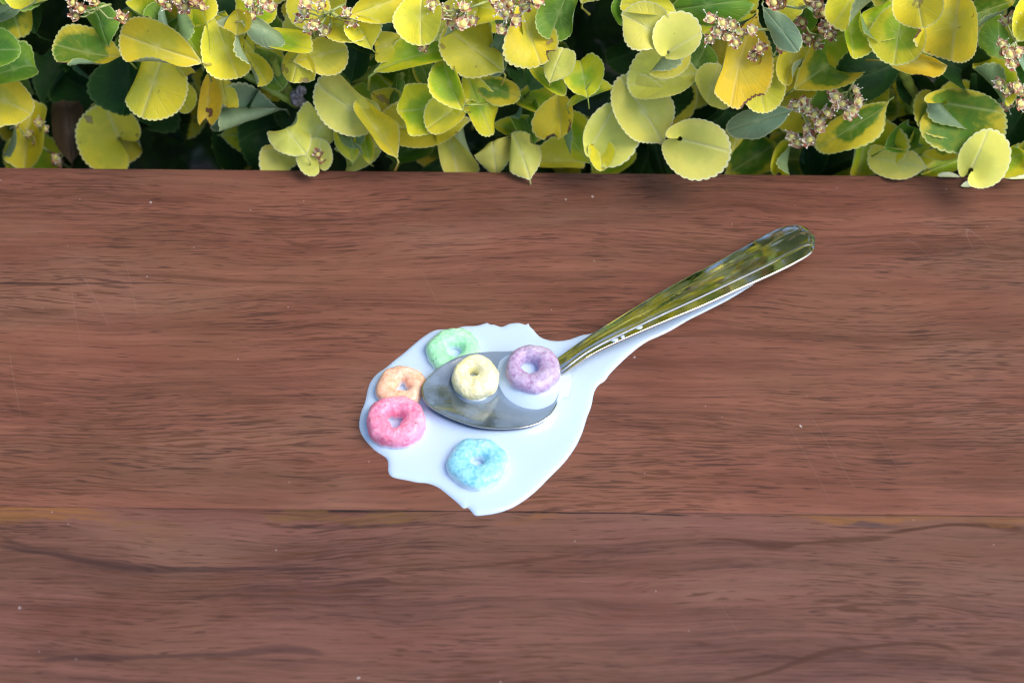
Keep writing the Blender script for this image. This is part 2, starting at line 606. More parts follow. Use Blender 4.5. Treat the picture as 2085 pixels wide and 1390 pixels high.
RINGS = [
    # name label, px, py, width px, centre z mm, half height mm, hole(dx,dy,rx,ry mm, shape), tilt(x,y deg), colours light, dark, waterline
    dict(lab="pale mint green cereal ring in the milk behind the spoon bowl", px=925, py=718, R=8.0, z=1.5, H=2.6, hole=(0, .1, 2.0, 1.9, 0), tilt=(0, 0),
         c=((.46, .90, .58), (.20, .66, .34)), wl=1.6),
    dict(lab="pale orange cereal ring between the pink ring and the spoon tip", px=817, py=791, R=7.3, z=1.5, H=2.7, hole=(.3, -.1, 1.5, 1.5, 3), tilt=(2, 0),
         c=((1.0, .62, .44), (.85, .28, .11)), wl=1.6),
    dict(lab="bright pink cereal ring at the left end of the milk puddle", px=806, py=860, R=8.3, z=2.5, H=3.4, hole=(-.1, .1, 1.9, 2.5, 2), tilt=(0, 0),
         c=((.97, .36, .54), (.84, .06, .22)), wl=1.4),
    dict(lab="sky blue cereal ring alone below the spoon in the milk", px=973, py=945, R=8.35, z=1.55, H=2.5, hole=(-.1, .5, 1.8, 1.4, 0), tilt=(0, 0),
         c=((.34, .74, .90), (.07, .44, .66)), wl=1.9),
    dict(lab="pale yellow cereal ring sitting in the spoon bowl", px=968, py=771, R=6.65, z=4.2, H=3.7, hole=(-.3, 1.0, 1.25, 1.0, 0), tilt=(8, -6),
         c=((.97, .93, .62), (.88, .70, .19)), wl=2.0),
    dict(lab="lilac purple cereal ring in milk at the neck end of the spoon bowl", px=1085, py=754, R=7.95, z=5.0, H=3.0, hole=(-1.0, .7, 2.4, 2.3, 0), tilt=(4, 3),
         c=((.53, .43, .64), (.30, .09, .29)), wl=4.0),
]
for r in RINGS:
    p = atz(r['px'], r['py'], r['z'] * MM)
    r['p'] = p
    if r['z'] < 3:
        ring_spots.append((p.x, p.y, r['R'] * MM))

# --- spoon geometry functions
rim_px = [(859.6, 797, 7.2), (861, 783, 7.2), (871, 768, 7.0), (892, 749, 6.6), (925, 729, 6.2), (955, 720, 6.0), (990, 716, 5.8), (1025, 715, 5.6), (1065, 717, 5.2), (1105, 724, 4.8),
          (1135, 742, 4.4), (1146, 762, 4.2), (1144, 785, 4.2), (1138, 808, 4.3), (1128, 834, 4.5), (1110, 853, 4.8), (1085, 865, 5.0), (1052, 871, 5.3), (1010, 872, 5.6),
          (967, 867, 6.0), (925, 853, 6.4), (889, 836, 6.8), (867, 819, 7.1)]
rr = catmull(rim_px, 8)
rim = np.array([[*atz(a, b, c * MM * .76)] for a, b, c in rr])
bc = rim.mean(0)
rim_ang = np.arctan2(rim[:, 1] - bc[1], rim[:, 0] - bc[0])
order = np.argsort(rim_ang)
ra, rrad, rz = rim_ang[order], np.hypot(rim[order, 0] - bc[0], rim[order, 1] - bc[1]), rim[order, 2]
ra = np.concatenate([ra - 2 * np.pi, ra, ra + 2 * np.pi])
rrad = np.tile(rrad, 3)
rz = np.tile(rz, 3)
BOT = 0.0016


def bowl_z(x, y):
    dx, dy = x - bc[0], y - bc[1]
    an = np.arctan2(dy, dx)
    R = np.interp(an, ra, rrad)
    zr = np.interp(an, ra, rz)
    q = np.hypot(dx, dy) / R
    zin = BOT + (zr - BOT) * np.clip(q, 0, 1) ** 1.8
    zout = zr - (q - 1) * R * .85
    return np.where(q <= 1, zin, np.maximum(zout, 0.0002)), np.where(q<=1,q,1+(q-1)*R/.0145)


def puddle_z(P, d):
    h = POUR * np.sqrt(1 - (1 - np.clip(d / .0024, 0, 1)) ** 2) - .00004
    for (x, y, r) in ring_spots:
        q = np.abs(np.hypot(P[:, 0] - x, P[:, 1] - y) - r)
        h = h + .0005 * np.exp(-q / .0008) * np.clip(d / .0015, 0, 1)
    zb, q = bowl_z(P[:, 0], P[:, 1])
    h = h + .0017 * np.exp(-np.abs(q - .97) * .0145 / .0022) * np.clip(d / .003, 0, 1)
    return np.where(q < .97, np.minimum(h, zb - .0005), h)


V, F = height_field(poly, .0005, puddle_z)
milk = obj("milk_puddle", V, F, MILK)
tag(milk, "spilled bluish white milk puddle around the spoon and cereal rings", "milk")

# --- spoon
t = NT("polished_steel")
t.set(Base_Color=(.80, .79, .76), Metallic=1.0)
rn = t.noise(t.obj(), 400, 3, .6)
t.set(Roughness=t.ss(rn, .3, .75, .035, .12))
# fine handling scratches
sc1 = t.noise(t.vec(t.math('MULTIPLY', t.sep(t.obj())[0], 300.0), t.math('MULTIPLY', t.sep(t.obj())[1], 3000.0)), 1, 2)
t.bump(t.math('ADD', t.math('MULTIPLY', sc1, .15), t.noise(t.obj(), 60, 2)), .10, .0004)
STEEL = t.mat
spoon = tag(empty("teaspoon", tuple(bc[:2]) + (0,)), "shiny steel teaspoon lying in the milk with ridged handle reflecting leaves", "spoon")
SP = Vector((bc[0], bc[1], 0))
NR = 22
V, F = [Vector((bc[0], bc[1], BOT)) - SP], []
n = len(rim)
for k in range(1, NR + 1):
    q = k / NR
    for i in range(n):
        x = bc[0] + (rim[i, 0] - bc[0]) * q
        y = bc[1] + (rim[i, 1] - bc[1]) * q
        V.append(Vector((x, y, BOT + (rim[i, 2] - BOT) * q ** 1.8)) - SP)
for i in range(n):
    F.append((0, 1 + (i + 1) % n, 1 + i))
for k in range(NR - 1):
    for i in range(n):
        a = 1 + k * n
        F.append((a + i, a + (i + 1) % n, a + n + (i + 1) % n, a + n + i))
bowl = obj("bowl", V, F, STEEL, spoon)
bm = bmesh.new(); bm.from_mesh(bowl.data); bmesh.ops.recalc_face_normals(bm, faces=bm.faces)
if sum(f.normal.z for f in bm.faces) < 0: bmesh.ops.reverse_faces(bm, faces=bm.faces)
bm.to_mesh(bowl.data); bm.free()
sm = bowl.modifiers.new("thick", 'SOLIDIFY'); sm.thickness = .0003; sm.offset = -1
bv = bowl.modifiers.new("bev", 'BEVEL'); bv.width = .0002; bv.segments = 2; bv.limit_method = 'ANGLE'; bv.angle_limit = math.radians(50)

hs = [((1114, 738), (1132, 772), 3.6), ((1139, 725), (1156, 757), 4.4), ((1175, 699), (1198, 728), 5.2), ((1215, 672), (1242, 705), 5.8), ((1304, 617), (1338, 663), 6.9),
      ((1388, 568), (1430, 625), 7.4), ((1451, 536), (1502, 592), 7.2), ((1523, 496), (1582, 556), 6.4), ((1566, 472), (1627, 533), 5.6), ((1596, 460), (1648, 520), 5.1),
      ((1622, 457), (1657.5, 509), 4.9), ((1641, 463), (1660, 496), 4.7), ((1652, 473), (1660, 485), 4.6), ((1657, 478.5), (1659, 481), 4.55)]
HU = catmull([(*a, c) for a, b, c in hs], 10, False)
HL = catmull([(*b, c) for a, b, c in hs], 10, False)
# edge points on the place; the lower flank sits a touch deeper
NV = 73
V, F = [], []
ns = len(HU)
for i in range(ns):
    u = Vector(atz(HU[i][0], HU[i][1], HU[i][2] * MM))
    l = Vector(atz(HL[i][0], HL[i][1], HL[i][2] * MM))
    s = i / (ns - 1)
    half = (u - l).length / 2
    cen = (u + l) / 2
    # ridge line position, running out to the edge near the end of the handle
    rpos = .47 - .05 * s
    if s > .66:
        k = min((s - .66) / .17, 1)
        rpos += (1.02 - rpos) * k ** 2.6
    if s < .16: rpos = rpos + .25 * (1 - s / .16) ** 2
    for j in range(NV):
        v = -1 + 2 * j / (NV - 1)
        a = abs(v)
        h = .00055 * (1 - (min(a, rpos) if v < 0 else a) ** 2) * min(half / .003, 1)
        wd = .00030 / max(half, .001)
        rd = math.exp(-((a - rpos) / wd) ** 2)
        h += (.00002 if v > 0 else .00014) * rd * min(half / .002, 1)
        if a < rpos: h -= .00004 * min((rpos - a) / (wd * 2.0), 1)
        h -= .0005 * max(0, (a - .95) / .05) ** 2 * min(half / .003, 1)
        V.append(cen + (u - l) * (v / 2) + Vector((0, 0, h)) - SP)
for i in range(ns - 1):
    for j in range(NV - 1):
        k = i * NV + j
        F.append((k, k + NV, k + NV + 1, k + 1))
handle = obj("handle", V, F, STEEL, spoon)
bm = bmesh.new(); bm.from_mesh(handle.data); bmesh.ops.recalc_face_normals(bm, faces=bm.faces)
if sum(f.normal.z for f in bm.faces) < 0: bmesh.ops.reverse_faces(bm, faces=bm.faces)
bm.to_mesh(handle.data); bm.free()
sm = handle.modifiers.new("thick", 'SOLIDIFY'); sm.thickness = .0008; sm.offset = -1
bv = handle.modifiers.new("bev", 'BEVEL'); bv.width = .0003; bv.segments = 3; bv.limit_method = 'ANGLE'; bv.angle_limit = math.radians(50)

# --- milk in the spoon
sm_thing = tag(empty("milk_pool", (bc[0], bc[1], 0)), "thin milk left in the spoon bowl, pooled round two cereal rings", "milk")


def local(V):
    return [(v[0] - bc[0], v[1] - bc[1], v[2]) for v in V]


mpx = [(1004, 768), (1006, 742), (1018, 722), (1040, 710), (1075, 700), (1112, 703), (1142, 714), (1162, 724), (1184, 738), (1200, 760), (1196, 780), (1172, 790), (1150, 800), (1138, 816), (1112, 829),
       (1085, 832), (1055, 826), (1027, 810), (1011, 790)]
mp = catmull(mpx, 6)
mpoly = np.array([[(v := atz(a, b, .0042)).x, v.y] for a, b in mp])
pc = RINGS[5]['p']


def mound_z(P, d):
    zb, q = bowl_z(P[:, 0], P[:, 1])
    rise = 1 - np.exp(-(d / .0030) ** 1.3)
    top = .0043 - .0039 * np.clip((q - .94) / .26, 0, 1) ** .9
    # level pool that climbs a little at the ring
    rdist = np.abs(np.hypot(P[:, 0] - pc.x, P[:, 1] - pc.y) - .0076)
    top = top + .0007 * np.exp(-rdist / .0011)
    z = zb + (np.maximum(top, zb + .0004) - zb) * rise
    return z - .00003


V, F = height_field(mpoly, .0005, mound_z)
obj("milk_mound", local(V), F, MILK, sm_thing)
yp = RINGS[4]['p']
ypoly = np.array([[yp.x + .0001 + .0071 * math.cos(a) * (1 + .04 * math.sin(3 * a)), yp.y - .0004 + .0071 * math.sin(a)] for a in np.linspace(0, 2 * np.pi, 60, endpoint=False)])


def yel_z(P, d):
    zb, q = bowl_z(P[:, 0], P[:, 1])
    return zb + .0011 * (1 - np.exp(-d / .0009)) + .00002


V, F = height_field(ypoly, .0005, yel_z)
obj("milk_collar", local(V), F, MILK, sm_thing)
fpoly = bc[:2] + (rim[:, :2] - bc[:2]) * .985


def film_z(P, d):
    zb, q = bowl_z(P[:, 0], P[:, 1])
    return zb + .00018 + .0008 * np.clip(1 - q * 1.3, 0, 1)


V, F = height_field(fpoly, .0007, film_z)
obj("milk_film", local(V), F, THIN, sm_thing)


# drops of milk on the handle
def drop(px, py, z, r, h, label, stretch=1.5):
    p = atz(px, py, z * MM)
    V, F = [(0, 0, h)], []
    for k in range(1, 7):
        q = k / 6
        for i in range(20):
            a = 2 * math.pi * i / 20
            w = 1 + .18 * math.sin(2 * a + px) + .1 * math.sin(3 * a + py)
            x, y = math.cos(a) * r * q * w * stretch, math.sin(a) * r * q * w
            V.append((x, y, h * (1 - q ** 2.4) - .0001))
    for i in range(20): F.append((0, 1 + i, 1 + (i + 1) % 20))
    for k in range(5):
        for i in range(20):
            a = 1 + k * 20
            F.append((a + i, a + 20 + i, a + 20 + (i + 1) % 20, a + (i + 1) % 20))
    o = obj("milk_drop", V, F, MILK, None, loc=p)
    o.rotation_euler = (0, 0, math.radians(32))
    return tag(o, label, "milk drop", "milk drops on the spoon handle")


drop(1303, 667, 6.9, .0010, .0004, "largest round milk drop on the lower edge of the spoon handle", 1.3)
drop(1268, 686, 6.5, .0007, .0005, "small milk drop nearer the bowl beside the largest handle drop", 1.3)
drop(1253, 692, 6.4, .0008, .0004, "flat milk drop on the handle edge closest to the bowl", 1.4)


# ------------------------------------------------------------------ cereal rings
def cereal_mat(name, light, dark, wl):
    t = NT(name)
    o = t.obj()
    n1 = t.noise(o, 230, 4, .6)
    n2 = t.noise(o, 900, 3, .6)
    n3 = t.noise(o, 190, 3, .6, 1.0)
    f = t.math('ADD', t.math('MULTIPLY', n1, .48), t.math('MULTIPLY', n2, .52))
    L = np.array(light)
    wht = tuple(L * .45 + .52)
    c = t.ramp(f, [(.36, tuple(L * .40 + np.array(dark) * .60)), (.47, tuple((L * .8 + np.array(dark) * .2))), (.58, light), (.72, tuple(L * .65 + .33))])
    c = t.mix(t.ss(n3, .54, .74, 0, .5), c, wht)
    # tiny pinholes
    v = t.n.new("ShaderNodeTexVoronoi")
    t.put(v.inputs["Vector"], o)
    v.inputs["Scale"].default_value = 520
    hole = t.math('MULTIPLY', t.ss(v.outputs["Distance"], .10, .2, 1.0, 0.0), t.math('GREATER_THAN', t.sep(v.outputs["Color"])[0], .9))
    c = t.mix(t.math('MULTIPLY', hole, .7), c, tuple(np.array(dark) * .25))
    # milk soaked into the flank at the waterline (world height of the coating)
    z = t.math('MULTIPLY', t.sep(o)[2], 1000.0)
    m = t.ss(t.math('MULTIPLY_ADD', n1, 1.0, z), wl + .2, wl + 1.9, .8, 0.0)
    c = t.mix(m, c, (.80, .87, .95))
    t.set(Base_Color=c, Roughness=t.ss(n2, .3, .7, .35, .7))
    t.bsdf.inputs["Subsurface Weight"].default_value = .35
    t.bsdf.inputs["Subsurface Radius"].default_value = (1, .8, .7)
    t.bsdf.inputs["Subsurface Scale"].default_value = .0009
    t.bsdf.inputs["Coat Weight"].default_value = .35
    t.bsdf.inputs["Coat Roughness"].default_value = .10
    hh = t.math('SUBTRACT', t.math('ADD', t.math('MULTIPLY', n1, 1.2), t.math('MULTIPLY', n2, 1.0)), hole)
    t.bump(hh, .75, .00038)
    return t.mat


def ring(i, r):
    NT_, NP = 72, 36
    R = r['R']
    hx, hy, hrx, hry, shape = r['hole']
    V, F = [], []
    sd = i * 17.3
    rotm = Matrix.Rotation(math.radians(r['tilt'][0]), 3, 'X') @ Matrix.Rotation(math.radians(r['tilt'][1]), 3, 'Y')
    for a in range(NT_):
        th = 2 * math.pi * a / NT_
        ct, st = math.cos(th), math.sin(th)
        ro = R * (1 + .07 * mnoise.noise(Vector((ct * 1.3 + sd, st * 1.3, 0))) + .012 * mnoise.noise(Vector((ct * 4 + sd, st * 4, 2))))
        hr = 1.0
        if shape == 3: hr = 1 + .30 * math.cos(3 * (th - math.pi / 2))
        if shape == 2: hr = 1 + .22 * math.cos(3 * (th + math.pi / 2))
        hr *= 1 + .12 * mnoise.noise(Vector((ct * 2 + sd, st * 2, 7)))
        ix, iy = hx + ct * hrx * hr, hy + st * hry * hr
        ox, oy = ct * ro, st * ro
        H = r['H'] * (1 + .07 * mnoise.noise(Vector((ct * 1.5, st * 1.5, sd))))
        for b in range(NP):
            ph = 2 * math.pi * b / NP
            cp, sp = math.cos(ph), math.sin(ph)
            e = .84
            k = (1 + math.copysign(abs(cp) ** e, cp)) / 2
            z = math.copysign(abs(sp) ** e, sp) * H
            x, y = ix + (ox - ix) * k, iy + (oy - iy) * k
            p = Vector((x, y, z))
            nn = mnoise.noise(p * .4 + Vector((sd, 0, 0))) * .32 + mnoise.noise(p * 1.3 + Vector((0, sd, 0))) * .10 + mnoise.noise(p * 4 + Vector((0, sd, 0))) * .05
            out = Vector((ct * cp, st * cp, sp))
            p = rotm @ (p + out * nn)
            p.z = max(p.z, -r['z'] + .1 if r['z'] < 3 else -9)
            V.append(p * MM)
    for a in range(NT_):
        for b in range(NP):
            a2, b2 = (a + 1) % NT_, (b + 1) % NP
            F.append((a * NP + b, a2 * NP + b, a2 * NP + b2, a * NP + b2))
    m = cereal_mat("cereal_" + r['lab'].split()[1] + r['lab'].split()[0], r['c'][0], r['c'][1], r['wl'] - r['z'])
    o = obj("cereal_ring", V, F, m, None, loc=r['p'])
    tag(o, r['lab'], "cereal ring", "cereal rings in and around the spoon")


for i, r in enumerate(RINGS):
    ring(i, r)
# white fill of milk seen through the hole of the lilac ring
o = RINGS[5]

# ------------------------------------------------------------------ hedge
Y_H = Y_EDGE + .016
hedge = tag(empty("euonymus_hedge", (0, Y_H, -.43)), "dense golden variegated euonymus hedge with scalloped leaves behind the bench", "hedge")
HL0 = Vector((0, Y_H, -.43))


def leaf_mat(name, ca, cb, green, gl, pale, back, brown=0.0, trans=.35, gpos=(.43, .58), mid=True, spec=.35):
    """ca, cb: blade tones; green: patch tone with weight gl; pale: margin tone"""
    t = NT(name)
    oi = t.n.new("ShaderNodeObjectInfo")
    rnd = oi.outputs["Random"]
    o = t.obj()
    sep = t.sep(o)
    off = t.math('MULTIPLY', rnd, 40.0)
    vv = t.n.new("ShaderNodeVectorMath")
    vv.operation = 'ADD'
    t.put(vv.inputs[0], o)
    t.put(vv.inputs[1], t.vec(t.math('MULTIPLY', rnd, 3.0), t.math('MULTIPLY', rnd, 7.0), 0.0))
    co = vv.outputs[0]
    n1 = t.noise(co, 70, 3, .5)
    n2 = t.noise(co, 320, 3, .6)
    n3 = t.noise(co, 1400, 2, .6)
    edge, mr, dmg = t.attr("edge"), t.attr("midrib"), t.attr("damage")
    vein = t.attr("vein")
    c = t.mix(t.ss(n1, .35, .65), ca, cb)
    # green pattern creeps along the centre of the blade
    gf = t.math('ADD', t.math('MULTIPLY', n1, .7), t.math('MULTIPLY', t.math('SUBTRACT', 1.0, edge), .35))
    gf = t.math('ADD', gf, t.math('MULTIPLY', t.math('SUBTRACT', n2, .5), .15))
    gf = t.ss(gf, gpos[0], gpos[1])
    gf = t.math('MULTIPLY', gf, gl)
    c = t.mix(gf, c, green)
    c = t.mix(t.ss(n2, .35, .7, 0, .22), c, tuple(np.array(cb) * .8))
    c = t.mix(t.math('MULTIPLY', t.math('MULTIPLY', vein, t.ss(n2, .3, .6, .3, 1.0)), .16), c, pale)
    if mid:
        c = t.mix(t.math('MULTIPLY', mr, .42), c, pale)
    c = t.mix(t.ss(edge, .935, .985, 0, .85), c, pale)
    c = t.mix(t.math('MULTIPLY', t.ss(n3, .70, .76), .45), c, (.25, .17, .05))
    if brown:
        s = t.noise(co, 95, 3, .6)
        c = t.mix(t.math('MULTIPLY', t.ss(s, .66, .675), brown), c, (.20, .10, .06))
        c = t.mix(t.math('MULTIPLY', t.ss(s, .69, .70), brown), c, (.42, .31, .24))
    c = t.mix(t.ss(dmg, .4, .8), c, (.24, .12, .08))
    bf = t.n.new("ShaderNodeNewGeometry").outputs["Backfacing"]
    cback = t.mix(t.ss(n2, .3, .7, 0, .5), back, tuple(np.array(back) * .8))
    cback = t.mix(t.math('MULTIPLY', mr, .5), cback, pale)
    cback = t.mix(t.ss(edge, .955, .995, 0, .6), cback, pale)
    c = t.mix(bf, c, cback)
    hsv = t.n.new("ShaderNodeHueSaturation")
    t.put(hsv.inputs["Color"], c)
    t.put(hsv.inputs["Hue"], t.math('MULTIPLY_ADD', rnd, .016, .492))
    t.put(hsv.inputs["Value"], t.math('MULTIPLY_ADD', rnd, .16, .93))
    c = hsv.outputs[0]
    t.set(Base_Color=c, Roughness=t.ss(n2, .3, .7, .40, .55))
    t.bsdf.inputs["Specular IOR Level"].default_value = spec
    nb = t.bump(t.math('ADD', t.math('MULTIPLY', vein, -.5), t.math('ADD', t.math('MULTIPLY', n2, .6), t.math('MULTIPLY', mr, -1.0))), .45, .0004)
    tr = t.n.new("ShaderNodeBsdfTranslucent")
    t.put(tr.inputs["Color"], c)
    ms = t.n.new("ShaderNodeMixShader")
    ms.inputs[0].default_value = trans
    t.l.new(t.bsdf.outputs[0], ms.inputs[1])
    t.l.new(tr.outputs[0], ms.inputs[2])
    t.l.new(ms.outputs[0], t.out.inputs[0])
    return t.mat


BK = (.34, .44, .26)
LM = {
    'Y': leaf_mat("leaf_yellow", (.96, .80, .045), (.90, .84, .07), (.38, .46, .05), .35, (.92, .90, .42), BK, .5),
    'y': leaf_mat("leaf_yellow_spotted", (.95, .70, .04), (.86, .70, .06), (.40, .45, .05), .3, (.84, .76, .30), BK, 1.0),
    'P': leaf_mat("leaf_pale", (.95, .90, .17), (.91, .90, .21), (.62, .70, .10), .4, (.94, .95, .58), BK, 0),
    'L': leaf_mat("leaf_lime", (.76, .76, .03), (.90, .82, .05), (.28, .54, .02), .85, (.80, .84, .36), (.30, .45, .20), 0, gpos=(.40, .56)),
    'V': leaf_mat("leaf_variegated", (.82, .68, .04), (.74, .66, .05), (.075, .25, .02), .95, (.66, .74, .28), (.26, .40, .22), 0, gpos=(.38, .48)),
    'G': leaf_mat("leaf_green", (.13, .30, .025), (.22, .38, .03), (.06, .19, .025), .8, (.45, .58, .20), (.26, .42, .26), 0, .25),
    'D': leaf_mat("leaf_dark", (.014, .055, .012), (.03, .085, .016), (.012, .04, .016), .7, (.07, .13, .04), (.03, .08, .04), 0, .12, spec=.12),  # dark green leaves, colour lowered further to deepen the shade in gaps
    'B': leaf_mat("leaf_brown", (.11, .065, .035), (.16, .10, .05), (.07, .045, .03), .6, (.16, .11, .07), (.10, .08, .05), 0, .15),
    'U': leaf_mat("leaf_underside", (.30, .42, .22), (.26, .40, .24), (.22, .36, .20), .6, (.66, .72, .42), (.30, .42, .22), 0, .25),
}
MIDT = LM


def leaf_mesh(L, W, seed=0, teeth=40, bends=(), cup=.0, wave=.06, curve=.0, bites=(), obov=.16, rings=(.22, .45, .65, .8, .9, .96, 1.0), per=4, petiole=.11, tooth=.032):
    """L, W in metres; leaf lies in XY with its tip at +X and centre at origin. Returns verts, faces, attrs"""
    no = teeth * per
    rnd = random.Random(seed)
    ph = rnd.uniform(0, 6.28)
    P, E, MR, DM, VE = [(0.0, 0.0)], [0.0], [1.0], [0.0], [0.0]
    out = []
    for i in range(no):
        a = 2 * math.pi * i / no
        ca, sa = math.cos(a), math.sin(a)
        u = ca * .5
        bp = max(0, -ca)
        v = sa * .5 * (1 + obov * ca) * (1 - .30 * bp ** 3)
        if ca < -.96: u -= (abs(ca) - .96) * .9
        k = 1 + .030 * mnoise.noise(Vector((ca * 1.4 + seed * 3.1, sa * 1.4, 0)))
        if ca > -.86:
            fr = (i % per) / per
            k += tooth * (math.sqrt(max(0, math.sin(math.pi * fr))) - .6) * (.8 + .4 * rnd.random())
        dm = 0
        for (ba, bw, bd) in bites:
            da = abs((math.degrees(a) - ba + 180) % 360 - 180)
            if da < bw:
                k -= bd * (1 - (da / bw) ** 2) * (1 + .2 * rnd.random())
                dm = 1
        out.append((u * k, v * k, dm))
    for q in rings:
        for (u, v, dm) in out:
            uu, v2 = u * q, v * q
            P.append((uu, v2))
            E.append(q)
            MR.append(math.exp(-(abs(v2) / .022) ** 2) if q < .97 else 0)
            DM.append(dm * (1.0 if q > .93 else 0))
            vv = (uu + .5) - abs(v2) * .85
            VE.append(max(0, 1 - abs(((vv * 6.5) % 1) - .5) * 9) if .03 < abs(v2) else 0)
    F = []
    for i in range(no):
        F.append((0, 1 + i, 1 + (i + 1) % no))
    for k in range(len(rings) - 1):
        b = 1 + k * no
        for i in range(no):
            F.append((b + i, b + no + i, b + no + (i + 1) % no, b + (i + 1) % no))
    V = []
    for (u, v), e in zip(P, E):
        z = cup * v * v * 2 * W + curve * (u + .2) ** 2 * L
        an = math.atan2(v, u + 1e-9)
        z += wave * W * e ** 3 * (math.sin(3 * an + ph) * .45 + math.sin(5 * an + 2 * ph) * .3) * .5
        z += -.012 * L * math.exp(-(abs(v) / .05) ** 2)
        V.append([u * L, v * W, z])
    V = np.array(V)
    for (ang, start, Rr, mx, sgn) in bends:
        # bend(direction deg, start as fraction of half size, radius as fraction of L, max angle deg, up +1/down -1)
        d = np.array([math.cos(math.radians(ang)), math.sin(math.radians(ang))])
        s = V[:, 0] * d[0] + V[:, 1] * d[1] - start * L * .5
        R = Rr * L
        z = V[:, 2] * sgn
        m = s > 0
        th = np.minimum(s / R, math.radians(mx))
        rest = np.maximum(s - R * math.radians(mx), 0)
        ns_ = (R - z) * np.sin(th) + rest * np.cos(th)
        nz = R - (R - z) * np.cos(th) + rest * np.sin(th)
        dl = np.where(m, ns_ - s, 0)
        V[:, 0] += d[0] * dl
        V[:, 1] += d[1] * dl
        V[:, 2] = np.where(m, nz, z) * sgn
    V = [Vector(v) for v in V]
    if petiole:
        bi = 1 + (len(rings) - 1) * no + no // 2
        b0 = V[bi].copy()
        path = [b0 + Vector((L * .03, 0, 0)), b0 + Vector((-L * petiole * .5, 0, -L * .06)), b0 + Vector((-L * petiole, 0, -L * .34))]
        tv, tf = tube(path, [L * .012, L * .016, L * .02], 5)
        o0 = len(V)
        V += tv
        F += [tuple(i + o0 for i in f) for f in tf]
        E += [0] * len(tv)
        MR += [1] * len(tv)
        DM += [0] * len(tv)
        VE += [0] * len(tv)
    return V, F, (E, MR, DM, VE)


def spiral_mesh(L, W, seed=0, ap=(-.22, .0), lo=-165, hi=205, pitch=.42, deep=.30, teeth=40, hand=1, r0=.035):
    """leaf rolled into a shallow cone round a point near its base, one edge lapping over the other"""
    n = teeth * 4
    rnd = random.Random(seed)
    qs = (.0, .12, .28, .45, .62, .78, .9, .97, 1.0)
    V, F, E, MR, DM, VE = [], [], [], [], [], []
    for i in range(n + 1):
        f = lo + (hi - lo) * i / n
        a = math.radians(f)
        c, s_ = math.cos(a), math.sin(a)
        # distance from the apex to the oval outline
        A_, B_ = (c / .5) ** 2 + (s_ / .5) ** 2, 2 * (ap[0] * c + ap[1] * s_) / .25
        C_ = (ap[0] ** 2 + ap[1] ** 2) / .25 - 1
        R = (-B_ + math.sqrt(B_ * B_ - 4 * A_ * C_)) / (2 * A_)
        R *= 1 + .05 * mnoise.noise(Vector((c * 1.4 + seed, s_ * 1.4, 0)))
        e0 = min((f - lo) / 45, 1)
        e1 = min((hi - f) / 45, 1)
        R *= (.35 + .65 * math.sqrt(max(0, e0 * (2 - e0)))) * (.45 + .55 * math.sqrt(max(0, e1 * (2 - e1))))
        if f > 120: R *= 1 + .25 * (f - 120) / 85
        R *= 1 + .034 * (math.sqrt(math.sin(math.pi * (i % 4) / 4)) - .6)
        for q in qs:
            rr = r0 + (R - r0) * q
            x, y = ap[0] + c * rr, (ap[1] + s_ * rr) * hand
            z = (f / 360) * pitch - deep * math.exp(-rr / .16) + .05 * rr * math.sin(3 * a + seed)
            V.append(Vector((x * L, y * W, z * L * (.4 + .6 * min(1, rr / .25)))))
            E.append(q if 0 < i < n else 1.0)
            MR.append(math.exp(-(s_ * rr / .022) ** 2) if c > 0 and q < .97 else 0)
            DM.append(0)
            VE.append(0)
    m = len(qs)
    for i in range(n):
        for k in range(m - 1):
            b = i * m + k
            F.append((b, b + 1, b + m + 1, b + m) if hand > 0 else (b, b + m, b + m + 1, b + 1))
    return V, F, (E, MR, DM, VE)


def leaf_obj(mat, V, F, A, name="leaf", parent=hedge):
    o = obj(name, V, F, mat, parent)
    for nm, dat in zip(("edge", "midrib", "damage", "vein"), A):
        at = o.data.attributes.new(nm, 'FLOAT', 'POINT')
        at.data.foreach_set("value", dat)
    return o


N_FACE = -FWD.normalized()


def leaf_frame(ang, tx, ty):
    """axes of a blade whose tip points along ang (deg, anticlockwise from right as one looks at the hedge from the seat side),
    tx: blade pitched up(+)/down about the right axis, ty: turned about the up axis"""
    a = math.radians(ang)
    x = RT * math.cos(a) + UP * math.sin(a)
    zz = N_FACE
    y = zz.cross(x)
    M = Matrix((x, y, zz)).transposed()
    rot = Matrix.Rotation(math.radians(tx), 3, RT) @ Matrix.Rotation(math.radians(ty), 3, UP)
    return rot @ M


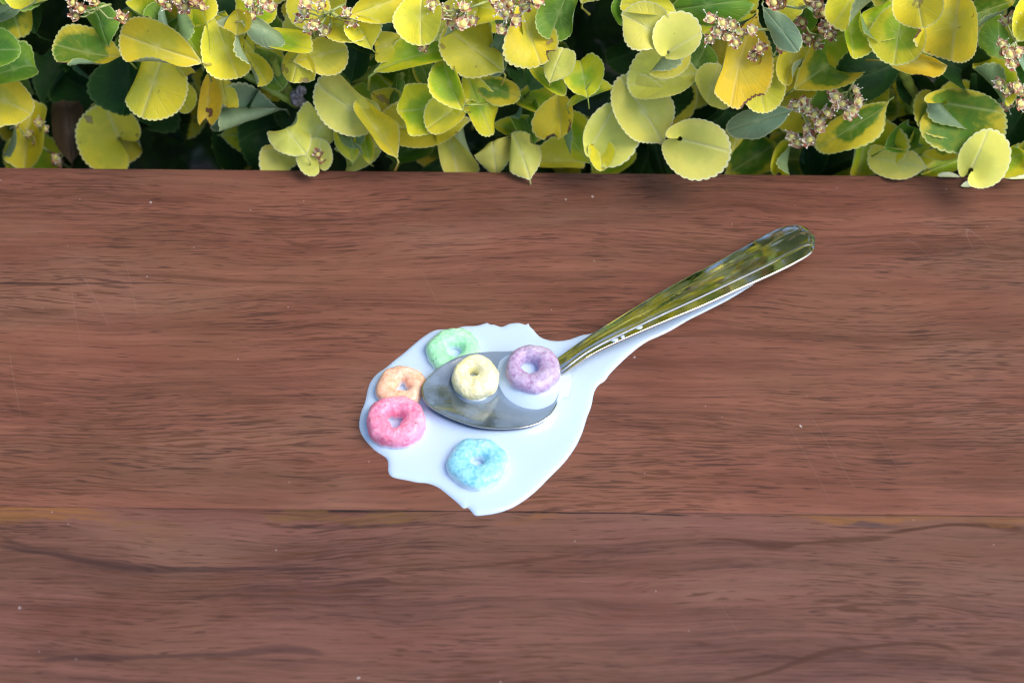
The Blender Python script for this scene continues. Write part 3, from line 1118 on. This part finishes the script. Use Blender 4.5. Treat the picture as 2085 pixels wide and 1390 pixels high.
# (cx, cy, length px, width px, tip angle, kind, depth mm towards the seat, dict)
R_ = 'bends'
leaves = [
    (65, -22, 118, 118, 270, 'Y', 4, {}),
    (-12, 102, 92, 78, 0, 'G', 2, {}),
    (28, 140, 100, 78, 15, 'G', -1, {}),
    (8, 205, 125, 90, 330, 'Y', 0, dict(tx=-10)),
    (55, 276, 130, 128, 80, 'Y', -12, {}),
    (140, 268, 108, 62, 95, 'B', -14, {}),
    (222, 282, 130, 122, 110, 'Y', -8, dict(tx=5, ty=0, spiral=dict(ap=(-.05, -.12), hand=1, lo=-120, hi=200))),
    (240, 268, 134, 130, 90, 'Y', -17, {}),
    (180, 108, 128, 92, 165, 'V', 2, dict(bends=[(120, .45, .10, 130, 1)], bites=[(60, 14, .25)])),
    (205, 52, 75, 62, 110, 'G', -2, {}),
    (318, 96, 160, 98, 165, 'Y', 12, dict(cup=.6, curve=-.4, tx=10)),
    (312, 168, 145, 122, 250, 'Y', 9, dict(bends=[(-95, .5, .2, 60, -1)])),
    (362, 135, 92, 60, 290, 'Y', 6, {}),
    (385, 76, 125, 80, 120, 'L', 4, dict(curve=.4)),
    (330, 45, 80, 60, 100, 'G', -3, {}),
    (300, 30, 70, 60, 160, 'L', -5, {}),
    (460, 98, 130, 90, 285, 'Y', 7, dict(bends=[(90, .5, .14, 90, 1)])),
    (424, 204, 108, 44, 265, 'y', 4, dict(bites=[(0, 24, .3)])),
    (458, 200, 100, 46, 285, 'Y', 2, dict(bites=[(20, 18, .3)])),
    (500, 240, 135, 88, 195, 'U', 0, {}),
    (545, 262, 120, 90, 200, 'D', -10, {}),
    (512, 178, 100, 70, 60, 'D', -6, {}),
    (368, 195, 70, 50, 300, 'Y', -2, {}),
    (450, 38, 64, 50, 120, 'Y', 2, dict(bends=[(0, .3, .12, 160, 1)])),
    (484, 38, 62, 66, 80, 'Y', 6, dict(cup=1.0)),
    (540, 62, 90, 44, 350, 'U', 8, dict(cup=-1)),
    (575, 88, 120, 40, 345, 'L', 7, dict(bends=[(90, .1, .06, 120, -1)])),
    (604, 130, 72, 62, 250, 'Y', 9, dict(bends=[(100, .3, .14, 80, 1)])),
    (655, 112, 100, 66, 10, 'Y', 7, dict(cup=.5, tx=10)),
    (524, 140, 72, 50, 300, 'Y', 2, {}),
    (545, 140, 90, 60, 300, 'G', -4, {}),
    (640, 62, 125, 96, 200, 'P', -2, {}),
    (690, 50, 92, 46, 350, 'Y', 4, {}),
    (625, 20, 90, 70, 110, 'Y', -2, {}),
    (770, 12, 120, 70, 20, 'Y', 2, {}),
    (738, 66, 70, 44, 120, 'Y', 7, dict(cup=1.4)),
    (786, 92, 78, 58, 200, 'Y', 6, dict(bites=[(180, 20, .2), (330, 24, .25)])),
    (856, 34, 106, 96, 265, 'Y', 12, dict(cup=.4)),
    (770, 62, 120, 90, 30, 'D', -8, {}),
    (724, 118, 92, 66, 75, 'D', -4, {}),
    (862, 108, 190, 72, 22, 'L', 6, dict(curve=-.3)),
    (965, 98, 135, 105, 150, 'Y', 8, {}),
    (1010, 110, 90, 60, 250, 'U', 5, {}),
    (930, 40, 110, 80, 40, 'P', 2, {}),
    (712, 220, 145, 100, 150, 'P', 8, dict(cup=.4)),
    (652, 258, 115, 88, 60, 'P', 5, {}),
    (594, 277, 92, 76, 130, 'P', 9, dict(cup=-.4)),
    (574, 312, 86, 50, 165, 'P', 6, {}),
    (640, 318, 70, 70, 80, 'P', 12, dict(tx=5, ty=0, spiral=dict(ap=(-.05, -.1), hand=1))),
    (765, 262, 130, 66, 125, 'Y', 12, dict(cup=1.2, ty=20)),
    (712, 285, 82, 54, 100, 'L', 7, dict(bends=[(0, .0, .09, 150, 1)])),
    (745, 300, 60, 44, 100, 'L', 10, dict(cup=1)),
    (728, 314, 105, 60, 200, 'P', 5, {}),
    (872, 222, 160, 98, 185, 'L', 12, dict(cup=.5, tx=8)),
    (910, 232, 96, 74, 215, 'Y', 16, dict(cup=.4)),
    (916, 172, 102, 66, 115, 'L', 14, dict(cup=1.0, ty=-15)),
    (975, 212, 132, 66, 290, 'L', 10, dict(bends=[(60, .2, .16, 90, -1)])),
    (1010, 180, 100, 46, 335, 'V', 6, {}),
    (858, 258, 180, 98, 190, 'Y', 4, {}),
    (920, 296, 130, 116, 290, 'P', 1, {}),
    (866, 150, 62, 46, 110, 'V', 0, {}),
    (832, 306, 92, 52, 10, 'G', -5, dict(cup=1)),
    (806, 188, 72, 30, 80, 'G', -4, {}),
    (1004, 306, 100, 76, 100, 'P', 7, dict(cup=-.5)),
    (1062, 312, 98, 84, 110, 'P', 11, dict(cup=-.6, bites=[(300, 16, .25)])),
    (1135, 326, 110, 70, 10, 'Y', -4, {}),
    (1140, 236, 92, 62, 275, 'y', 8, dict(bites=[(330, 18, .15)])),
    (1165, 284, 108, 76, 130, 'L', 6, dict(cup=.8)),
    (1248, 274, 130, 108, 60, 'P', 16, dict(tx=5, ty=0, spiral=dict(ap=(-.30, .22), hand=1))),
    (1222, 312, 60, 52, 280, 'Y', 18, dict(cup=1)),
    (1312, 228, 146, 108, 125, 'P', 12, dict(cup=.5)),
    (1132, 132, 68, 54, 70, 'P', 10, {}),
    (1114, 168, 96, 38, 315, 'L', 9, dict(cup=1)),
    (1189, 160, 84, 80, 95, 'L', 10, dict(cup=.5)),
    (1200, 192, 88, 46, 15, 'L', 12, dict(cup=1.3)),
    (1318, 56, 104, 86, 150, 'P', 14, dict(cup=.5)),
    (1378, 72, 96, 88, 30, 'P', 16, dict(tx=5, ty=0, spiral=dict(ap=(-.30, -.22)))),
    (1362, 120, 100, 66, 215, 'P', 11, {}),
    (1350, 160, 138, 104, 190, 'P', 5, {}),
    (1320, 12, 104, 70, 170, 'Y', 6, {}),
    (1268, 25, 60, 50, 120, 'G', 0, {}),
    (1420, 304, 134, 114, 345, 'P', 21, dict(tx=4, ty=0, spiral=dict(ap=(-.27, .10), hand=1, lo=-170, hi=200))),
    (1450, 178, 110, 92, 250, 'P', 8, {}),
    (1506, 130, 185, 125, 255, 'y', 12, dict(bites=[(35, 20, .14)], cup=.3)),
    (1545, 165, 130, 90, 280, 'Y', 9, {}),
    (1440, 10, 160, 80, 10, 'G', 4, {}),
    (1420, 130, 90, 70, 60, 'G', -6, {}),
    (1140, 25, 110, 80, 250, 'G', 4, {}),
    (1078, 72, 130, 80, 285, 'Y', 7, dict(bites=[(30, 14, .2)])),
    (1040, 60, 110, 80, 100, 'V', 0, {}),
    (1502, 284, 72, 58, 250, 'Y', 6, {}),
    (1542, 246, 130, 54, 195, 'U', 9, dict(cup=-.5)),
    (1540, 318, 140, 84, 30, 'V', -6, {}),
    (1592, 62, 104, 48, 310, 'U', 12, {}),
    (1612, 128, 96, 66, 250, 'Y', 6, {}),
    (1600, 165, 80, 56, 200, 'Y', 3, {}),
    (1678, 138, 125, 106, 40, 'V', 4, {}),
    (1732, 62, 120, 86, 270, 'L', 6, {}),
    (1736, -5, 128, 92, 240, 'Y', 14, {}),
    (1868, 0, 112, 92, 280, 'Y', 15, {}),
    (1830, 68, 118, 98, 265, 'L', 10, dict(cup=.3)),
    (1800, 45, 100, 90, 200, 'L', 4, {}),
    (1944, 52, 140, 118, 265, 'Y', 9, dict(bites=[(280, 10, .1)])),
    (1864, 126, 128, 54, 0, 'y', 5, dict(bites=[(270, 18, .12), (60, 14, .12)])),
    (1785, 146, 128, 100, 200, 'D', 0, {}),
    (1940, 130, 120, 80, 330, 'D', -3, {}),
    (1920, 232, 120, 70, 150, 'V', 6, dict(cup=1.2)),
    (1955, 248, 176, 122, 350, 'V', 12, dict(tx=6, ty=0, spiral=dict(ap=(-.18, .25), hand=1, deep=.3, lo=-130, hi=200))),
    (1738, 258, 160, 62, 210, 'V', 8, {}),
    (1760, 292, 128, 106, 270, 'L', 1, {}),
    (1840, 284, 92, 56, 30, 'G', 3, dict(cup=1)),
    (1826, 330, 106, 66, 170, 'P', 9, dict(cup=.6)),
    (1866, 300, 70, 60, 60, 'L', 4, {}),
    (1925, 294, 86, 60, 20, 'V', 5, {}),
    (1925, 336, 100, 52, 10, 'L', 4, {}),
    (2006, 322, 112, 92, 70, 'P', 20, dict(tx=5, ty=0, spiral=dict(ap=(-.25, -.15), hand=-1))),
    (2052, 325, 110, 58, 25, 'L', 12, dict(cup=1)),
    (2085, 330, 90, 60, 250, 'L', 8, {}),
    (1592, 322, 76, 56, 250, 'L', 4, dict(bites=[(10, 10, .2)])),
    (1645, 318, 92, 60, 100, 'D', -3, {}),
    (2022, 165, 110, 66, 300, 'L', 2, {}),
    (2090, 35, 90, 56, 250, 'Y', 8, {}),
    (2070, 150, 110, 80, 120, 'G', -4, {}),
    (2062, 262, 120, 90, 60, 'D', -6, {}),
    (1072, 240, 108, 56, 100, 'G', -4, {}),
    (1052, 265, 92, 50, 350, 'L', -3, {}),
    (1458, 245, 96, 70, 30, 'D', -6, {}),
    (1880, 330, 90, 80, 280, 'L', 0, {}),
    (1250, 330, 96, 70, 20, 'L', -6, {}),
    (1340, 318, 86, 54, 280, 'D', -4, {}),
    (410, 20, 70, 56, 60, 'Y', 0, {}),
    (520, 20, 80, 60, 20, 'L', -4, {}),
    (10, 20, 60, 50, 200, 'U', 0, {}),
    (1000, 15, 110, 70, 180, 'Y', 0, {}),
    (1640, 20, 100, 70, 90, 'G', -6, {}),
    (1600, 10, 90, 60, 200, 'Y', 4, {}),
    (2010, 20, 100, 70, 200, 'V', -2, {}),
    (2040, 90, 100, 70, 100, 'G', -6, {}),
    (1860, 170, 90, 60, 300, 'D', -8, {}),
    (1990, 195, 90, 60, 80, 'D', -6, {}),
    (1700, 200, 100, 60, 20, 'G', -8, {}),
    (600, 235, 90, 70, 100, 'D', -8, {}),
    (790, 220, 90, 60, 120, 'Y', 0, {}),
    (1100, 145, 80, 60, 60, 'D', -6, {}),
    (1090, 210, 90, 60, 330, 'L', -5, {}),
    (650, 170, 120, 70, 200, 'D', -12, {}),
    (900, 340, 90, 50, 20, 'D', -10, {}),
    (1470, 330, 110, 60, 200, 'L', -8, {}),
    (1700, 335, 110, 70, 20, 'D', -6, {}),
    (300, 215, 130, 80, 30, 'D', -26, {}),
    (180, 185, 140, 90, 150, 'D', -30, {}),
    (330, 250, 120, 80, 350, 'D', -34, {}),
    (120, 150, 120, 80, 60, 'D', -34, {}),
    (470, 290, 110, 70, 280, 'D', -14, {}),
]
rr_ = random.Random(4)
for i, (cx, cy_, L, W, ang, kind, dep, kw) in enumerate(leaves):
    kw = dict(kw)
    tx = kw.pop('tx', None)
    ty = kw.pop('ty', None)
    tx = rr_.uniform(-22, 24) if tx is None else tx
    ty = rr_.uniform(-28, 28) if ty is None else ty
    if 'cup' not in kw: kw['cup'] = rr_.choice([.4, .8, -.5, 1.1, 1.5])
    if 'curve' not in kw: kw['curve'] = rr_.uniform(-.6, .4)
    yy = Y_H - dep * MM - .004
    p = aty(cx, cy_, yy)
    dist = (p - CAM).length
    s = dist / FPX
    if 'spiral' in kw:
        V, F, A = spiral_mesh(L * s * 1.06, W * s * 1.06, seed=i + 1, teeth=max(24, int((L + W) / 6.2)), **kw['spiral'])
        M = leaf_frame(ang, tx, ty)
        o = leaf_obj(LM[kind], V, F, A)
        o.matrix_local = Matrix.Translation(p - HL0) @ M.to_4x4()
        continue
    if 'bends' not in kw and rr_.random() < .75:
        kw['bends'] = [(rr_.choice([0, 70, -70, 110, -110, 20]), rr_.uniform(.05, .4), rr_.uniform(.13, .3), rr_.uniform(45, 120), rr_.choice([1, 1, -1]))]
    V, F, A = leaf_mesh(L * s * 1.06, W * s * 1.06, seed=i + 1, wave=rr_.uniform(.08, .24), teeth=max(24, int((L + W) / 6.2)), **kw)
    M = leaf_frame(ang + rr_.uniform(-4, 4), tx, ty)
    o = leaf_obj(LM[kind], V, F, A)
    o.matrix_local = Matrix.Translation(p - HL0) @ M.to_4x4()

# leaves of the second layer: copies of a few shapes
protos = []
for k in range(8):
    V, F, A = leaf_mesh(.021, .015 + .0007 * k, seed=200 + k, teeth=28, per=3, rings=(.3, .6, .85, .96, 1.0), cup=[.5, -.3, .8, .2][k % 4], curve=-.3 + .1 * k,
                        wave=.1, bends=[[], [(70, .3, .2, 70, 1)]][k % 2])
    protos.append((V, F, A))
proto_me = {}
rb = random.Random(21)
dark_zones = [(115, 150, 50, 90), (400, 290, 60, 70), (340, 300, 110, 80), (1210, 60, 75, 110), (130, 130, 70, 90), (1130, 60, 40, 50), (700, 190, 60, 30)]
cnt = 0
tries = 0
while cnt < 165 and tries < 4000:
    tries += 1
    px, py = rb.uniform(-60, 2150), rb.uniform(-60, 350)
    dep = rb.uniform(9, 44)
    dz = any(abs(px - a) < w and abs(py - b) < h for a, b, w, h in dark_zones)
    if dz:
        continue
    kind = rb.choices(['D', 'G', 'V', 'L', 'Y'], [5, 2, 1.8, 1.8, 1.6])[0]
    k = rb.randrange(8)
    key = (k, kind)
    p = aty(px, py, Y_H + dep * MM)
    if key not in proto_me:
        V, F, A = protos[k]
        o = leaf_obj(LM[kind], V, F, A)
        proto_me[key] = o.data
    else:
        o = bpy.data.objects.new("leaf", proto_me[key])
        COL.objects.link(o)
        o.parent = hedge
    M = leaf_frame(rb.uniform(0, 360), rb.uniform(-20, 50), rb.uniform(-35, 35))
    o.matrix_local = Matrix.Translation(p - HL0) @ M.to_4x4() @ Matrix.Diagonal((1, 1, 1, 1))
    cnt += 1

# mass of the hedge round and behind what one can pick apart
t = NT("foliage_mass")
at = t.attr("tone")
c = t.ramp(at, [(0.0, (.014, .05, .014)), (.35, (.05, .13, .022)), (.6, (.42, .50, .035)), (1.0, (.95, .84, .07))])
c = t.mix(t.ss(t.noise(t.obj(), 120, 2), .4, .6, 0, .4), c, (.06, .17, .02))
t.set(Base_Color=c, Roughness=.5)
tr = t.n.new("ShaderNodeBsdfTranslucent")
t.put(tr.inputs["Color"], c)
ms = t.n.new("ShaderNodeMixShader")
ms.inputs[0].default_value = .35
t.l.new(t.bsdf.outputs[0], ms.inputs[1]); t.l.new(tr.outputs[0], ms.inputs[2]); t.l.new(ms.outputs[0], t.out.inputs[0])
FOL = t.mat
# low leaf: 10 outline points, folded at the midrib
base_out = []
for i in range(10):
    a = 2 * math.pi * i / 10
    base_out.append((math.cos(a) * .5, math.sin(a) * .36 * (1 + .2 * math.cos(a)), .18 * abs(math.sin(a)) * .36))
base_out = np.array([[0, 0, 0]] + base_out)
bf_ = [(0, 1 + i, 1 + (i + 1) % 10) for i in range(10)]


def in_view(x, y, z, pad=60):
    d = Vector((x, y, z)) - CAM
    dz = d.dot(FWD)
    px = 1042.5 + d.dot(RT) / dz * FPX
    py = 695 - d.dot(UP) / dz * FPX
    return -pad < px < 2085 + pad and -pad < py < 1390, px, py


VV, FF, TT = [], [], []


def add_leaf(x, y, z, size, tone, up):
    M = Matrix.Rotation(rb.uniform(0, 6.28), 3, 'Z')
    tilt = Matrix.Rotation(rb.gauss(0, .5) + up, 3, 'X') @ Matrix.Rotation(rb.gauss(0, .45), 3, 'Y')
    M = np.array(tilt @ M)
    P = (base_out * size) @ M.T + np.array([x, y, z])
    b = len(VV)
    VV.extend(map(tuple, P))
    FF.extend([(a + b, c_ + b, d + b) for a, c_, d in bf_])
    TT.extend([tone] * 11)


HX, HTOP, HDEP = .85, .48, .55
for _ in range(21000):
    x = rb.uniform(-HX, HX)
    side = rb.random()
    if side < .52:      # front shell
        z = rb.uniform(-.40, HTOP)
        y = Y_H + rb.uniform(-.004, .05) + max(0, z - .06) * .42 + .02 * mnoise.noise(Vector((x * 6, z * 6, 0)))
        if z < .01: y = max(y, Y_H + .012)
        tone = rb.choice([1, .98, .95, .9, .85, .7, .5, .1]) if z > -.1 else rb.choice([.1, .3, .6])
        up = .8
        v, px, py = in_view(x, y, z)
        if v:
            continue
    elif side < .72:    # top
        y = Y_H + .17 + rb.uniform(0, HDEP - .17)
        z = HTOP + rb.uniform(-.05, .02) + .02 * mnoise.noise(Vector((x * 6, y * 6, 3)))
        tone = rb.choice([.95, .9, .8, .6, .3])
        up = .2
    else:               # inside; leaf tones darkened to paint in the shade of the gaps
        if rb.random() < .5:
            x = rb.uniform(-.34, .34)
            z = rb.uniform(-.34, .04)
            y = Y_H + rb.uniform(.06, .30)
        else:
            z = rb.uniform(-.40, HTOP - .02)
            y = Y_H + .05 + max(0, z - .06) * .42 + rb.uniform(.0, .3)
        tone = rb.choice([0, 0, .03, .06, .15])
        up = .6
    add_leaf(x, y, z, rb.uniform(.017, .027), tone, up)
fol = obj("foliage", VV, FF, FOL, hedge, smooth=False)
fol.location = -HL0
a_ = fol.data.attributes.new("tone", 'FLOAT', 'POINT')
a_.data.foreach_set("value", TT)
fol["kind"] = "stuff"
print("foliage tris", len(FF))

# ------------------------------------------------------------------ twigs
t = NT("green_stem")
n1 = t.noise(t.obj(), 260, 3, .6)
c = t.mix(t.ss(n1, .45, .62), (.30, .40, .06), (.20, .26, .05))
c = t.mix(t.ss(n1, .66, .70), c, (.18, .09, .05))
t.set(Base_Color=c, Roughness=.5)
STEM = t.mat
t = NT("grey_bark")
n1 = t.noise(t.obj(), 700, 5, .7)
t.set(Base_Color=t.ramp(n1, [(.35, (.05, .045, .05)), (.6, (.28, .27, .30)), (.75, (.5, .48, .5))]), Roughness=.85)
t.bump(n1, 1.0, .001)
BARK = t.mat


def stem(pts, r0, r1, mat=STEM, name="stem"):
    P = [aty(a, b, Y_H - d * MM) - HL0 for a, b, d in pts]
    PP = catmull([tuple(p) for p in P], 6, False)
    n = len(PP)
    rad = [(r0 + (r1 - r0) * i / (n - 1)) * (1 + .12 * math.sin(i * 2.1)) for i in range(n)]
    V, F = tube([Vector(p) for p in PP], rad, 10)
    return obj(name, V, F, mat, hedge)


stem([(478, 140, -4), (530, 170, -2), (575, 195, 0), (606, 214, -3)], .0011, .0015)
stem([(556, 120, 0), (572, 160, 0), (592, 190, -1)], .0012, .0014)
stem([(604, 205, -2), (625, 222, -8), (660, 240, -16)], .0016, .002, BARK)
stem([(690, 180, -8), (735, 158, -2), (772, 138, 2)], .0016, .0013)
stem([(1832, 130, -2), (1848, 165, -2), (1860, 195, -4), (1852, 225, -6)], .0016, .0016)
stem([(1862, 190, -4), (1880, 178, -8), (1900, 160, -14)], .0012, .001, BARK)
stem([(820, 150, -4), (806, 185, -4), (796, 225, -8)], .0008, .001)
stem([(375, 10, 4), (410, 80, 0), (425, 140, -4)], .0009, .0011)
stem([(415, -10, -2), (418, 20, -4), (408, 60, -8)], .002, .0018, BARK)
stem([(660, 60, -8), (720, 85, -4), (760, 110, 0)], .001, .0012)
stem([(1300, 250, -10), (1330, 300, -12), (1345, 350, -16)], .001, .0012)
stem([(800, 345, -6), (815, 320, -6), (822, 300, -8)], .0014, .001)
# thick old branches deep in the hedge
for k in range(14):
    x = rb.uniform(-.5, .5)
    y = Y_H + rb.uniform(.10, .3)
    pts = [(x + rb.uniform(-.05, .05), y, -.425), (x, y, -.25), (x + rb.uniform(-.06, .06), y + rb.uniform(-.04, .04), -.05), (x + rb.uniform(-.1, .1), y + rb.uniform(-.06, .06), .2)]
    PP = catmull(pts, 6, False)
    V, F = tube([Vector(p) - HL0 for p in PP], [.008 - .0055 * i / (len(PP) - 1) for i in range(len(PP))], 8)
    obj("branch", V, F, BARK, hedge)
# knotty grey bud where stems were pruned
V, F = [], []
for k, (ox, oy, r) in enumerate([(0, 0, 15), (8, -18, 12), (-4, -9, 11), (10, 6, 10)]):
    c0 = aty(605 + ox, 203 + oy, Y_H - 4 * MM) - HL0
    rr0 = r / 7 * MM
    b = len(V)
    for i in range(9):
        for j in range(14):
            th, ph = math.pi * i / 8, 2 * math.pi * j / 14
            d = Vector((math.sin(th) * math.cos(ph), math.sin(th) * math.sin(ph), math.cos(th)))
            V.append(c0 + d * rr0 * (1 + .35 * mnoise.noise(d * 2.5 + Vector((k * 5, 0, 0)))))
    for i in range(8):
        for j in range(14):
            F.append((b + i * 14 + j, b + (i + 1) * 14 + j, b + (i + 1) * 14 + (j + 1) % 14, b + i * 14 + (j + 1) % 14))
obj("pruned_knot", V, F, BARK, hedge)

# ------------------------------------------------------------------ flowers
t = NT("petal")
t.set(Base_Color=t.mix(t.ss(t.noise(t.obj(), 900, 2), .45, .65), (.80, .76, .52), (.55, .26, .18)), Roughness=.55)
PETAL = t.mat
t = NT("sepal"); t.set(Base_Color=t.mix(t.ss(t.noise(t.obj(), 700, 2), .42, .62), (.42, .13, .08), (.68, .50, .32)), Roughness=.6); SEPAL = t.mat
t = NT("flower_disc"); t.set(Base_Color=(.85, .78, .25), Roughness=.4); DISC = t.mat
t = NT("anther"); t.set(Base_Color=(.92, .90, .78), Roughness=.5); ANTH = t.mat
t = NT("dry_petal"); t.set(Base_Color=t.mix(t.ss(t.noise(t.obj(), 800, 2), .42, .6), (.50, .36, .22), (.26, .10, .06)), Roughness=.8); DRY = t.mat
t = NT("pale_stalk"); t.set(Base_Color=(.42, .50, .20), Roughness=.5); STALK = t.mat


def flower_data(dry, seed):
    r = random.Random(seed)
    V, F, MI = [], [], []

    def add(v, f, m):
        b = len(V)
        V.extend(v)
        F.extend([tuple(i + b for i in q) for q in f])
        MI.extend([m] * len(f))
    S = .0021
    for k in range(4):
        for lay, (ln, wd, z0, mt, da) in enumerate([(1.0, .46, 0, 1 if not dry else 1, 0), (.78, .40, .12, 0, math.pi / 4)]):
            an = k * math.pi / 2 + da + r.uniform(-.15, .15)
            dx = Vector((math.cos(an), math.sin(an), 0))
            dy = Vector((-dx.y, dx.x, 0))
            curl = r.uniform(.1, .9) if not dry else r.uniform(.3, 1.6)
            v = []
            for q in (.0, .3, .6, .85, 1.0):
                w = wd * math.sin(math.pi * (.12 + q * .80)) * S
                zz = (z0 + curl * q * q * .7) * S
                for e in (-1, 0, 1):
                    v.append(dx * (ln * q * S) + dy * (w * e) + Vector((0, 0, zz + abs(e) * .10 * S)))
            f = []
            for q in range(4):
                for e in range(2):
                    f.append((q * 3 + e, q * 3 + e + 1, q * 3 + e + 4, q * 3 + e + 3))
            add(v, f, mt)
    # disc
    v, f = [Vector((0, 0, .62 * S))], []
    for i in range(1, 4):
        for j in range(10):
            a = 2 * math.pi * j / 10
            rr1 = [.22, .40, .46][i - 1] * S
            v.append(Vector((math.cos(a) * rr1, math.sin(a) * rr1, [.58, .38, .05][i - 1] * S)))
    for j in range(10): f.append((0, 1 + j, 1 + (j + 1) % 10))
    for i in range(2):
        for j in range(10):
            a = 1 + i * 10
            f.append((a + j, a + 10 + j, a + 10 + (j + 1) % 10, a + (j + 1) % 10))
    add(v, f, 2)
    if not dry or r.random() < .5:
        for k in range(4):
            an = k * math.pi / 2 + r.uniform(-.3, .3) + .4
            tip = Vector((math.cos(an), math.sin(an), 0)) * r.uniform(.7, 1.15) * S + Vector((0, 0, r.uniform(.8, 1.4) * S))
            b0 = Vector((math.cos(an), math.sin(an), 0)) * .35 * S
            v, f = tube([b0, (b0 + tip) / 2 + Vector((0, 0, .1 * S)), tip], [.05 * S, .045 * S, .04 * S], 4)
            add(v, f, 3)
            oc = [tip + Vector(d) * .15 * S for d in ((1, 0, 0), (0, 1, 0), (-1, 0, 0), (0, -1, 0), (0, 0, 1), (0, 0, -1))]
            add(oc, [(0, 1, 4), (1, 2, 4), (2, 3, 4), (3, 0, 4), (1, 0, 5), (2, 1, 5), (3, 2, 5), (0, 3, 5)], 3)
    me = bpy.data.meshes.new("flower")
    me.from_pydata([tuple(p) for p in V], [], F)
    for m in ([PETAL, SEPAL, DISC, ANTH] if not dry else [DRY, SEPAL, DISC, ANTH]):
        me.materials.append(m)
    me.polygons.foreach_set("material_index", MI)
    me.polygons.foreach_set("use_smooth", [True] * len(F))
    return me


FR = [flower_data(False, k) for k in range(4)]
DR = [flower_data(True, k + 10) for k in range(4)]


def cluster(root, pts, dep, dry, size=1.0):
    """root px point and the px points of its flowers"""
    rp = aty(root[0], root[1], Y_H - (dep - 7) * MM)
    cl = None
    V, F = [], []
    cx = sum(p[0] for p in pts) / len(pts)
    cy0 = sum(p[1] for p in pts) / len(pts)
    fork = aty((cx * .6 + root[0] * .4), (cy0 * .6 + root[1] * .4), Y_H - (dep - 3) * MM)
    spots = []
    v, f = tube([rp, (rp + fork) / 2 + Vector((0, -.001, .001)), fork], [.00045, .0004, .0004], 6)
    V += v; F += f
    for (a, b) in pts:
        p = aty(a, b, Y_H - (dep + rb.uniform(-1.5, 2)) * MM)
        m = (fork + p) / 2 + Vector((rb.uniform(-.001, .001), -.001, -.0008))
        v, f = tube([fork, m, p], [.00034, .00028, .00026], 5)
        o0 = len(V)
        V += v
        F += [tuple(i + o0 for i in q) for q in f]
        spots.append(p)
    cl = obj("flower_cluster", [q - rp for q in V], F, STALK, hedge, loc=rp - HL0)
    for p in spots:
        o = bpy.data.objects.new("flower", rb.choice(DR if dry else FR))
        COL.objects.link(o)
        o.parent = cl
        M = leaf_frame(rb.uniform(0, 360), rb.uniform(-35, 35), rb.uniform(-35, 35)).to_4x4()
        sc_ = size * rb.uniform(.85, 1.15)
        o.matrix_local = Matrix.Translation(p - rp) @ M @ Matrix.Diagonal((sc_, sc_, sc_, 1))


cluster((120, 320), [(35, 255), (62, 275), (78, 252), (32, 292), (75, 292), (22, 312), (92, 262), (48, 300)], -7, False, .85)
cluster((150, 345), [(112, 322), (118, 334)], -6, False, .9)
cluster((225, 10), [(150, 8), (158, 34), (195, 8), (165, 20), (246, 40)], 8, True)
cluster((350, -20), [(325, 4), (345, 12), (362, 2), (378, 14), (395, 6), (408, 18), (388, -4)], 14, True)
cluster((540, -20), [(508, 6), (522, 24), (553, 18), (512, 34), (535, 2)], 8, False)
cluster((700, 10), [(622, 24), (612, 40), (630, 62), (638, 48), (656, 12), (708, 28), (718, 40), (622, 8), (664, 66)], 10, False)
cluster((1000, 0), [(880, 8), (905, 22), (925, 34), (940, 50), (918, 45), (962, 45), (890, 30), (945, 18)], 13, False, 1.1)
cluster((1060, -20), [(1020, 12), (1032, 24), (1048, 42), (1020, 62), (1090, 4), (1040, 8), (1005, 2), (1070, 12)], 14, False, 1.1)
cluster((1570, 60), [(1448, 42), (1460, 62), (1492, 52), (1482, 78), (1498, 88), (1446, 78), (1470, 48), (1530, 62), (1510, 70)], 16, False)
cluster((1560, 110), [(1535, 112), (1562, 142), (1540, 126), (1586, 96), (1545, 100)], 15, True)
cluster((1690, -10), [(1575, 6), (1592, 12), (1640, 4), (1668, 12), (1672, 30), (1688, 40), (1660, 34)], 14, True)
cluster((1650, 80), [(1636, 44), (1648, 78), (1660, 92), (1675, 66), (1690, 72), (1685, 50), (1700, 60)], 12, True)
cluster((1740, 160), [(1690, 180), (1702, 196), (1715, 210), (1740, 186), (1745, 206), (1725, 232), (1700, 210), (1735, 222)], 12, False, 1.1)
cluster((1660, 300), [(1620, 212), (1645, 222), (1682, 232), (1630, 205), (1660, 236), (1612, 278), (1640, 262), (1650, 284), (1625, 290), (1668, 262), (1668, 248)], 11, False, 1.1)
cluster((2085, 80), [(2060, 36), (2048, 44), (2038, 90), (2055, 112), (2060, 130), (2072, 105), (2045, 104)], 10, False)
cluster((2090, 230), [(2035, 168), (2068, 178), (2050, 212), (2080, 190), (2048, 186), (2075, 212)], 10, False)
cluster((650, 330), [(655, 325), (648, 316)], 14, True, .8)
cluster((770, 300), [(760, 272), (772, 280), (748, 282)], 4, True, .9)
cluster((880, 60), [(856, 92), (862, 96)], 10, True, .9)

# loose pale flakes of leaf on the far edge of the bench
t = NT("pale_flake"); t.set(Base_Color=(.74, .78, .50), Roughness=.6); FLAKE = t.mat
for (px, py, L, W, a, lab) in [(1972, 377, 30, 13, 10, "small pale leaf flake lying on the bench under the curled leaf"),
                               (1932, 359, 44, 13, 178, "whitish petal flake at the back edge of the bench"),
                               (2072, 362, 40, 10, 5, "thin whitish flake at the back edge near the right end of the photo")]:
    p = atz(px, py, .0006)
    s = (p - CAM).length / FPX
    V, F, A = leaf_mesh(L * s, W * s * 1.2, seed=px, teeth=10, per=2, rings=(.5, .9, 1), petiole=0, cup=.6)
    o = obj("leaf_flake", V, F, FLAKE, None, loc=p)
    o.rotation_euler = (math.radians(6), 0, math.radians(a))
    tag(o, lab, "leaf flake", "pale flakes on the bench edge")
